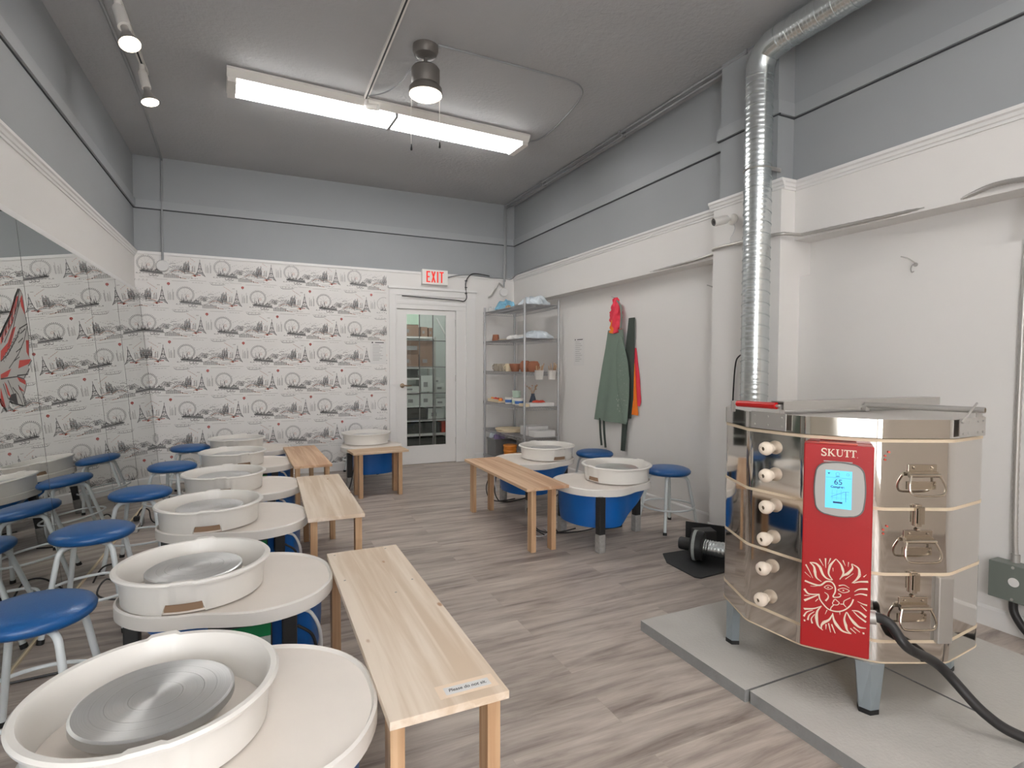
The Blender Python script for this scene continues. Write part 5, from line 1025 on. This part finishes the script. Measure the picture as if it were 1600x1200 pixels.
cloth([(1.62, 4.60, 4.575), (1.5, 4.66, 4.52), (1.37, 4.68, 4.47), (1.2, 4.66, 4.44), (1.0, 4.60, 4.44), (.76, 4.52, 4.465)], 'side_flap', 'cloth_green', .048, ap, .022, 1, amp=.004, n=18, marks=(8, 90, .3, .95, .2, .95))
for y0, zt, zb, wv in ((4.955, .76, .47, 0), (4.88, .75, .455, .01)): 
    G().tube(smooth_path([(3.35, y0, zt), (3.352, y0 - .01, (zt + zb) / 2), (3.355, y0 - .03, zb)], 5), .011, 6).build('apron_tie', 'cloth_dark', ap, world=True)
G().tube(smooth_path([(3.35, 4.60, 1.7), (3.345, 4.58, 1.82), (3.35, 4.60, 1.92), (3.355, 4.66, 1.985), (3.355, 4.69, 1.985)], 5), .011, 6).build('neck_strap', 'strap', ap, world=True)
ap2 = thing('dark_apron', 'dark green apron hanging behind the sage green one', 'apron', (3.38, 4.5, .8))
cloth([(1.80, 4.50, 4.405), (1.6, 4.53, 4.40), (1.3, 4.58, 4.405), (1.0, 4.62, 4.41), (.8, 4.64, 4.44)], 'apron_body', 'cloth_dark', .018, ap2, .008, 1, amp=.004)
cloth([(1.08, 4.585, 4.50), (.9, 4.59, 4.47), (.72, 4.585, 4.5), (.46, 4.60, 4.53)], 'hanging_tie', 'cloth_dark', .02, ap2, .008, 2, amp=.006)
ap3 = thing('pink_apron', 'coral pink and orange garment bunched on the hook behind the aprons', 'garment', (3.37, 4.6, .85))
g = G(); random.seed(5); V = []; rowsn = 26; m_ = 44
for i in range(rowsn + 1):
    t = i / rowsn; z = 2.02 - t * .36; wd_ = .018 + .075 * sin(min(1, t * 1.4 + .1) * PI / 2) * (1 - .25 * t) + .008 * sin(i * 1.3); cy = 4.69 - .0 * t
    for j in range(m_):
        a = 2 * PI * j / m_; f = 1 + (.24 * sin(a * 4 + i * .5) + .12 * sin(a * 9 - i * 1.1)) * (t > .02)
        V.append((3.356 - .026 * sin(a) * f * min(1, t * 4 + .2), cy + wd_ * cos(a) * f, z + .006 * sin(a * 3 + i)))
F = [(i * m_ + j, i * m_ + (j + 1) % m_, (i + 1) * m_ + (j + 1) % m_, (i + 1) * m_ + j) for i in range(rowsn) for j in range(m_)] + [tuple(range(m_ - 1, -1, -1)), tuple(rowsn * m_ + j for j in range(m_))]
g.add(V, F); g.m = [1 if (q // m_ > 15 and (q % m_) in (3, 4, 5, 6, 7, 8)) else 0 for q in range(len(F))]; g.build('bunched_top', ['cloth_pink', 'cloth_orange'], ap3, world=True, smooth=60)
cloth([(1.5, 4.46, 4.39), (1.2, 4.5, 4.33), (.97, 4.5, 4.305), (.93, 4.47, 4.32)], 'pink_panel', 'cloth_pink', .006, ap3, .01, 1, amp=.004, thick=.003)
cloth([(1.35, 4.45, 4.40), (1.0, 4.46, 4.36), (.86, 4.455, 4.335), (.84, 4.45, 4.335)], 'orange_panel', 'cloth_orange', .016, ap3, .006, 1, amp=.003, thick=.003)

# notices on the walls
def notice(label, fn, w, h, dx, grp='printed sheets on the walls'):
    g = G(); g.poly([(0, 0), (w, 0), (w, h), (0, h)], lambda p: fn(p, 0), 0)
    for i in range(11):
        z = h - .05 - i * (h - .08) / 11; g.stroke([(w * .15, z), (w * (.55 + .3 * ((i * 7) % 5) / 5), z)], .004, .004, lambda p: fn(p, .0006), 1)
    g.stroke([(w * .3, h - .025), (w * .85, h - .025)], .009, .009, lambda p: fn(p, .0006), 2); g.stroke([(w * .1, h - .025), (w * .18, h - .025)], .016, .016, lambda p: fn(p, .0006), 2)
    g2 = G(); g2.poly([(0, 0), (w, 0), (w, h), (0, h)], lambda p: fn(p, -.0008), 0); g.add(g2.v, g2.f, 0)
    return tag(g.build('printed_notice', ['page', 'print', 'dblack'], smooth=0), label, 'notice', grp)
notice('white printed sheet on the right wall between shelf and aprons', lambda p, d: (3.393 - d, 5.57 - p[0], 1.325 + p[1]), .23, .325, 0)
notice('white printed sheet taped on the wallpaper beside the door frame', lambda p, d: (1.318 + p[0], YB - .003 - d, 1.335 + p[1]), .205, .30, 0)

# ------------------------------------------------------------------ wire shelf in the corner
ws = thing('wire_shelving', 'tall grey wire shelving unit in the corner beside the glass door', 'shelf', (3.08, 6.43, 0))
sx0, sx1, sy0, sy1 = 2.86, 3.315, 5.80, 7.04
for x in (sx0, sx1):
    for y in (sy0, sy1):
        g = G(); g.tube([(x, y, .0), (x, y, 2.10)], .0135, 12); g.lathe([(0, 2.118), (.012, 2.113), (.015, 2.10)], (x, y, 0), 12)
        for zc_ in (.10, .46, .83, 1.245, 1.65, 2.05): g.lathe([(.014, zc_ - .03), (.019, zc_ - .028), (.019, zc_ + .004), (.014, zc_ + .006)], (x, y, 0), 12)
        g.build('post', 'wire', ws, world=True, smooth=50)
for zc_ in (.10, .46, .83, 1.245, 1.65, 2.05):
    g = G()
    for dz in (0, -.036):
        for a, b in (((sx0, sy0), (sx1, sy0)), ((sx1, sy0), (sx1, sy1)), ((sx1, sy1), (sx0, sy1)), ((sx0, sy1), (sx0, sy0))): g.tube([(a[0], a[1], zc_ + dz - .004), (b[0], b[1], zc_ + dz - .004)], .0032, 6)
    for (ax_, ay), (bx_, by), n in (((sx0, sy0), (sx0, sy1), 34), ((sx1, sy0), (sx1, sy1), 34), ((sx0, sy0), (sx1, sy0), 13), ((sx0, sy1), (sx1, sy1), 13)):
        pts = [(ax_ + (bx_ - ax_) * i / (2 * n), ay + (by - ay) * i / (2 * n), zc_ - .006 - (.032 if i % 2 else 0)) for i in range(2 * n + 1)]; g.tube(pts, .002, 5)
    for i in range(46): y = sy0 + (sy1 - sy0) * (i + .5) / 46; g.tube([(sx0, y, zc_ - .002), (sx1, y, zc_ - .002)], .0018, 5)
    for x in (sx0 + .15, sx0 + .3): g.tube([(x, sy0, zc_ - .006), (x, sy1, zc_ - .006)], .003, 6)
    g.build('wire_shelf', 'wire', ws, world=True, smooth=60)
def blob(name, m, label, cat, c, s, group=None, seed=1, n=16, k=36):
    rnd = random.Random(seed); g = G(); V = []; ph = [rnd.random() * 6 for _ in range(4)]
    for i in range(n + 1):
        v = i / n * PI / 2
        for j in range(k):
            a = 2 * PI * j / k; w = 1 + .25 * sin(3 * a + ph[0]) + .16 * sin(7 * a + ph[1] + v * 3) + .07 * sin(13 * a + ph[2] - v * 5)
            r = cos(v) * w; hz = sin(v) * (1 + .3 * sin(2 * a + ph[2]) * cos(v)) + .42 * sin(5 * a + ph[3] + v * 6) * cos(v) * sin(v) + .2 * sin(11 * a + ph[1] + v * 9) * cos(v) * sin(v)
            V.append((c[0] + s[0] * r * cos(a), c[1] + s[1] * r * sin(a), c[2] + .002 + s[2] * max(0, hz)))
    F = [(i * k + j, i * k + (j + 1) % k, (i + 1) * k + (j + 1) % k, (i + 1) * k + j) for i in range(n) for j in range(k)] + [tuple(range(k - 1, -1, -1))]
    g.add(V, F); return tag(g.build(name, m, smooth=70), label, cat, group)
def pot(name, m, label, cat, x, y, z, prof, group=None):
    return tag(G().lathe(prof, (x, y, z + .001), 24).build(name, m, smooth=45), label, cat, group)
blob('folded_cloth', 'bluecloth', 'light blue cloth on the top wire shelf', 'cloth', (2.98, 6.6, 2.05), (.1, .2, .11), 'cloths on the wire shelf', 2)
blob('folded_cloth', 'patcloth', 'white and blue patterned cloth on the near end of the top wire shelf', 'cloth', (3.08, 5.98, 2.05), (.16, .15, .10), 'cloths on the wire shelf', 3)
blob('plastic_bag', 'page', 'crumpled clear bag at the far end of the top wire shelf', 'bag', (2.93, 6.93, 2.05), (.06, .08, .06), None, 9)
blob('folded_cloth', 'patcloth', 'white cloth with blue print on the second wire shelf', 'cloth', (3.1, 5.97, 1.65), (.17, .14, .085), 'cloths on the wire shelf', 5)
blob('folded_cloth', 'page', 'plain white cloth on the second wire shelf', 'cloth', (3.0, 6.27, 1.65), (.11, .14, .05), 'cloths on the wire shelf', 6)
blob('dried_sprig', 'stick', 'brown dried sprig on top of the wire shelf edge', 'sprig', (2.9, 6.35, 2.05), (.03, .05, .03), None, 8)
pot('clay_pot', 'terra', 'small brown pot upside down at the far end of the second wire shelf', 'pot', 2.93, 6.82, 1.65, [(0, 0), (.045, 0), (.05, .01), (.04, .085), (0, .088)])
pot('white_plate', 'board', 'flat cream plate beside the brown pot on the second wire shelf', 'plate', 2.98, 6.62, 1.65, [(0, 0), (.06, 0), (.1, .012), (.1, .016), (.05, .008), (0, .008)])
GP = 'pots on the middle wire shelf'
cup = [(0, 0), (.036, 0), (.042, .01), (.043, .1), (.039, .1), (.036, .012), (0, .01)]
for i, (y, l, m) in enumerate(((6.86, 'speckled mug farthest along the middle wire shelf', 'stonew'), (6.72, 'second speckled mug on the middle wire shelf', 'stonew'), (6.6, 'third speckled mug on the middle wire shelf', 'stonew'), (6.47, 'pale stoneware cup next to the brown pots', 'board'))):
    t = thing('stoneware_mug', l, 'mug', (2.96, y, 1.246), 0, GP); G().lathe(cup, (0, 0, 0), 22).build('mug_body', m, t, smooth=45)
    G().tube(smooth_path([(-.04, -.01, .08), (-.065, -.01, .07), (-.065, -.01, .035), (-.04, -.01, .025)], 5), .006, 8).build('mug_handle', m, t)
pot('brown_bowl', 'terra', 'brown flared bowl in the middle of the middle wire shelf', 'bowl', 2.99, 6.33, 1.245, [(0, 0), (.045, 0), (.05, .01), (.075, .085), (.075, .1), (.07, .1), (.045, .012), (0, .01)], GP)
pot('brown_jar', 'terra', 'round brown jar left of the front shelf post', 'jar', 3.02, 6.1, 1.245, [(0, 0), (.05, 0), (.075, .05), (.07, .1), (.045, .135), (.03, .138), (0, .13)], GP)
pot('brown_jar', 'terra', 'round brown jar right of the front shelf post', 'jar', 3.05, 5.93, 1.245, [(0, 0), (.05, 0), (.072, .05), (.068, .095), (.045, .13), (0, .132)], GP)
for i, (x, l) in enumerate(((3.02, 'left white bucket of clay tools hung on the shelf end'), (3.19, 'right white bucket of clay tools hung on the shelf end'))):
    t = thing('tool_bucket', l, 'bucket', (x, 5.735, 1.16), 0, 'white tool buckets hung on the shelf end')
    G().lathe([(0, 0), (.042, 0), (.045, .01), (.054, .105), (.057, .108), (.052, .108), (.042, .012), (0, .01)], (0, 0, 0), 24).build('bucket_body', 'plastic', t, smooth=45)
    rnd = random.Random(i + 4)
    for k_ in range(7): a = rnd.random() * 6.28; G().tube([(.02 * cos(a), .02 * sin(a), .02), (.05 * cos(a) + .01, .04 * sin(a), .15 + rnd.random() * .05)], .0045, 6).build('clay_tool', 'stick', t)
    G().tube([(0, .05, .1), (0, .066, .1)], .004, 6).build('bucket_hook', 'satin', t)
# level .83
tag(G().box((2.88, 6.62, .832), (3.1, 6.98, .85)).box((2.88, 6.62, .85), (2.885, 6.98, .875)).build('shallow_tray', 'board', smooth=0), 'shallow cream tray at the far end of the lower middle shelf', 'tray')
for i in range(7): blob('glaze_tube', 'redp' if i % 3 else 'orange', 'small orange and red paint tube lying in the shallow cream tray', 'tube', (2.93 + .03 * (i % 2), 6.66 + .045 * i, .851), (.025, .02, .035), 'paint tubes in the cream tray', 20 + i, 6, 10)
tubp = [(0, 0), (.045, 0), (.05, .004), (.053, .07), (.056, .072), (.056, .085), (0, .087)]
for i, (x, y, z, l, m) in enumerate(((2.93, 6.38, .832, 'white tub with blue label, farthest of the lidded tubs in the row', 'bluelab'), (2.96, 6.24, .832, 'white tub with green label between two blue labelled ones', 'mint'), (2.93, 6.09, .832, 'white tub with blue label, nearest the front shelf post', 'bluelab'), (2.965, 6.235, .921, 'small tub with mint green lid stacked on top of the others', 'mint'))):
    t = thing('plastic_tub', l, 'tub', (x, y, z + .0005), 0, 'lidded tubs on the wire shelf'); G().lathe(tubp, (0, 0, 0), 22).build('tub_body', 'plastic' if i != 3 else 'mint', t, smooth=45)
    G().lathe([(.0515, .02), (.0535, .021), (.0545, .055), (.0525, .056)], (0, 0, 0), 22).build('tub_label', m, t)
vs = thing('flower_vase', 'dark blue vase of dried flowers on the wire shelf', 'vase', (3.1, 6.05, .832))
G().lathe([(0, 0), (.05, 0), (.055, .02), (.03, .1), (.02, .13), (.024, .145), (.018, .145), (.015, .12), (0, .1)], (0, 0, 0), 22).build('vase_body', 'navy', vs, smooth=45)
rnd = random.Random(9)
for k_ in range(12):
    a = rnd.random() * 6.28; q = rnd.random(); e = (.09 * cos(a) * q + .0, .1 * sin(a), .2 + .06 * rnd.random()); G().tube([(0, 0, .12), (e[0] * .4, e[1] * .4, .18), e], .002, 5).lathe([(0, -.008), (.011, 0), (0, .01)], e, 8).build('dried_flower', 'stick', vs)
tag(G().box((2.95, 5.83, .832), (3.28, 6.0, .872)).build('white_box', 'page', smooth=0, bevel=.002), 'long flat white box at the near end of the lower middle shelf', 'box')
blob('red_sponge', 'redp', 'small red object lying on the long flat white box', 'sponge', (3.12, 5.92, .872), (.07, .04, .025), None, 31)
tag(G().box((2.885, 5.84, .832), (2.945, 6.0, .865)).build('small_carton', 'board', smooth=0), 'small beige carton beside the front shelf post', 'box')
# level .46
for i, (x, y, z, r) in enumerate(((3.04, 6.55, .461, .2), (3.03, 6.5, .474, .165), (3.02, 6.56, .487, .19))): tag(G().lathe([(0, 0), (r, 0), (r, .01), (0, .01)], (x, y, z + .001), 32).build('round_board', 'board'), ('lowest', 'middle', 'topmost')[i] + ' of the stacked cream round boards on the wire shelf', 'board', 'round boards stacked on the wire shelf')
tag(G().box((3.0, 5.98, .462), (3.28, 6.2, .575)).build('white_box', 'page', smooth=0, bevel=.002), 'taller white box on the near end of the shelf above the floor shelf', 'box')
tag(G().box((3.0, 5.82, .462), (3.29, 5.965, .535)).build('white_box', 'page', smooth=0, bevel=.002), 'lower white box in front of the taller one', 'box')
# level .10
bn = thing('storage_bin', 'dark grey storage bin on the bottom wire shelf', 'bin', (3.0, 6.85, .102)); g = G(); g.box((2.88, 6.72, .102), (3.2, 6.99, .33)); g.build('bin_body', 'bin', bn, world=True, smooth=0, bevel=.01); G().box((2.872, 6.712, .315), (3.208, 6.998, .335)).build('bin_rim', 'bin', bn, world=True, smooth=0)
blob('purple_cloth', 'purple', 'purple cloth bundle on the grey bin', 'cloth', (2.96, 6.78, .335), (.07, .08, .06), None, 41)
blob('rag', 'patcloth', 'grey patterned rag on the grey bin', 'rag', (2.95, 6.93, .335), (.06, .06, .07), None, 42)
for i, (x, y, z, r, l) in enumerate(((3.0, 6.50, .102, .09, 'lowest orange tub of the tall stack'), (3.0, 6.50, .165, .088, 'second orange tub of the tall stack'), (3.0, 6.50, .228, .092, 'topmost orange tub of the tall stack'), (3.02, 6.3, .102, .065, 'lowest orange tub of the short stack'), (3.02, 6.3, .152, .068, 'topmost orange tub of the short stack'))):
    tag(G().lathe([(0, 0), (r * .92, 0), (r * .95, .035), (r, .04), (r, .055), (r * .96, .06), (0, .06)] if i < 3 else [(0, 0), (r * .92, 0), (r, .03), (r, .044), (r * .96, .048), (0, .048)], (x, y, z + .0008), 28).build('orange_tub', 'orange', smooth=40), l, 'tub', 'orange tubs on the bottom wire shelf')
pot('white_bucket', 'plastic', 'white bucket on the bottom shelf, mostly behind the far right wheel', 'bucket', 3.08, 6.08, .10, [(0, 0), (.09, 0), (.1, .01), (.11, .2), (.115, .205), (.104, .205), (.095, .02), (0, .015)])

# ------------------------------------------------------------------ cords and power strips on the floor
ps = thing('power_strip', 'grey metal power strip with black plug below the mirrors', 'power strip', (-.9, 5.3, 0))
G().box((-.93, 5.12, .0), (-.86, 5.42, .05)).build('strip_body', 'satin', ps, world=True, smooth=0, bevel=.004)
G().box((-.92, 5.3, .05), (-.88, 5.35, .085)).build('plug', 'rubber', ps, world=True, smooth=0, bevel=.006)
def floorcord(label, P, m='cable', r=.005): tag(G().tube(smooth_path(P, 6), r, 8).build('floor_cable', m), label, 'cord', 'cords lying on the floor')
floorcord('black cord curling from the power strip below the mirrors', [(-.9, 5.33, .07), (-.87, 5.36, .13), (-.82, 5.36, .12), (-.78, 5.3, .03), (-.6, 5.2, .006), (-.4, 5.3, .006)])
floorcord('tangled black cord loop behind the second stool', [(-.9, 4.0, .02), (-.84, 3.95, .12), (-.76, 3.93, .13), (-.7, 3.9, .05), (-.66, 3.85, .006), (-.72, 3.7, .006), (-.82, 3.72, .04), (-.8, 3.85, .08), (-.7, 3.8, .02), (-.5, 3.6, .006), (-.45, 3.3, .006)])
floorcord('black cord lying straight behind the second wheel', [(-.95, 2.9, .006), (-.6, 2.93, .006), (-.2, 2.95, .006)])
floorcord('cord under the right hand bench from the nearer wheel', [(2.0, 3.7, .02), (1.9, 3.72, .1), (1.93, 3.85, .2), (1.98, 3.8, .05), (2.1, 3.75, .01), (2.35, 3.7, .008), (2.6, 3.8, .008), (2.9, 4.1, .008), (3.2, 4.3, .008)])
floorcord('white cord loop on the floor behind the right hand bench', [(1.98, 3.9, .12), (1.93, 3.8, .02), (1.97, 3.72, .006), (2.08, 3.78, .006), (2.1, 3.9, .006)], 'cablew', .004)
floorcord('black cord hanging from the farther right wheel to the floor', [(2.08, 4.9, .3), (2.03, 4.95, .15), (2.05, 4.9, .03), (2.2, 4.8, .008), (2.5, 4.9, .008), (3.0, 5.1, .008)])
floorcord('pair of dark cords beside the short bench', [(.91, 5.82, .3), (.87, 5.8, .1), (.84, 5.85, .01), (.9, 6.3, .008)])
fp = thing('foot_pedal', 'black foot pedal on the floor under the nearer right wheel', 'foot pedal', (2.62, 3.75, 0)); G().prism([(2.52, 3.68), (2.72, 3.68), (2.72, 3.84), (2.52, 3.84)], 0, .035).build('pedal_base', 'black', fp, world=True, smooth=0, bevel=.008)
G().obox((2.62, 3.76, .05), (.08, 0, .01), (0, .06, 0), (0, 0, .006)).build('treadle', 'rubber', fp, world=True, smooth=0)

bpy.context.view_layer.update()
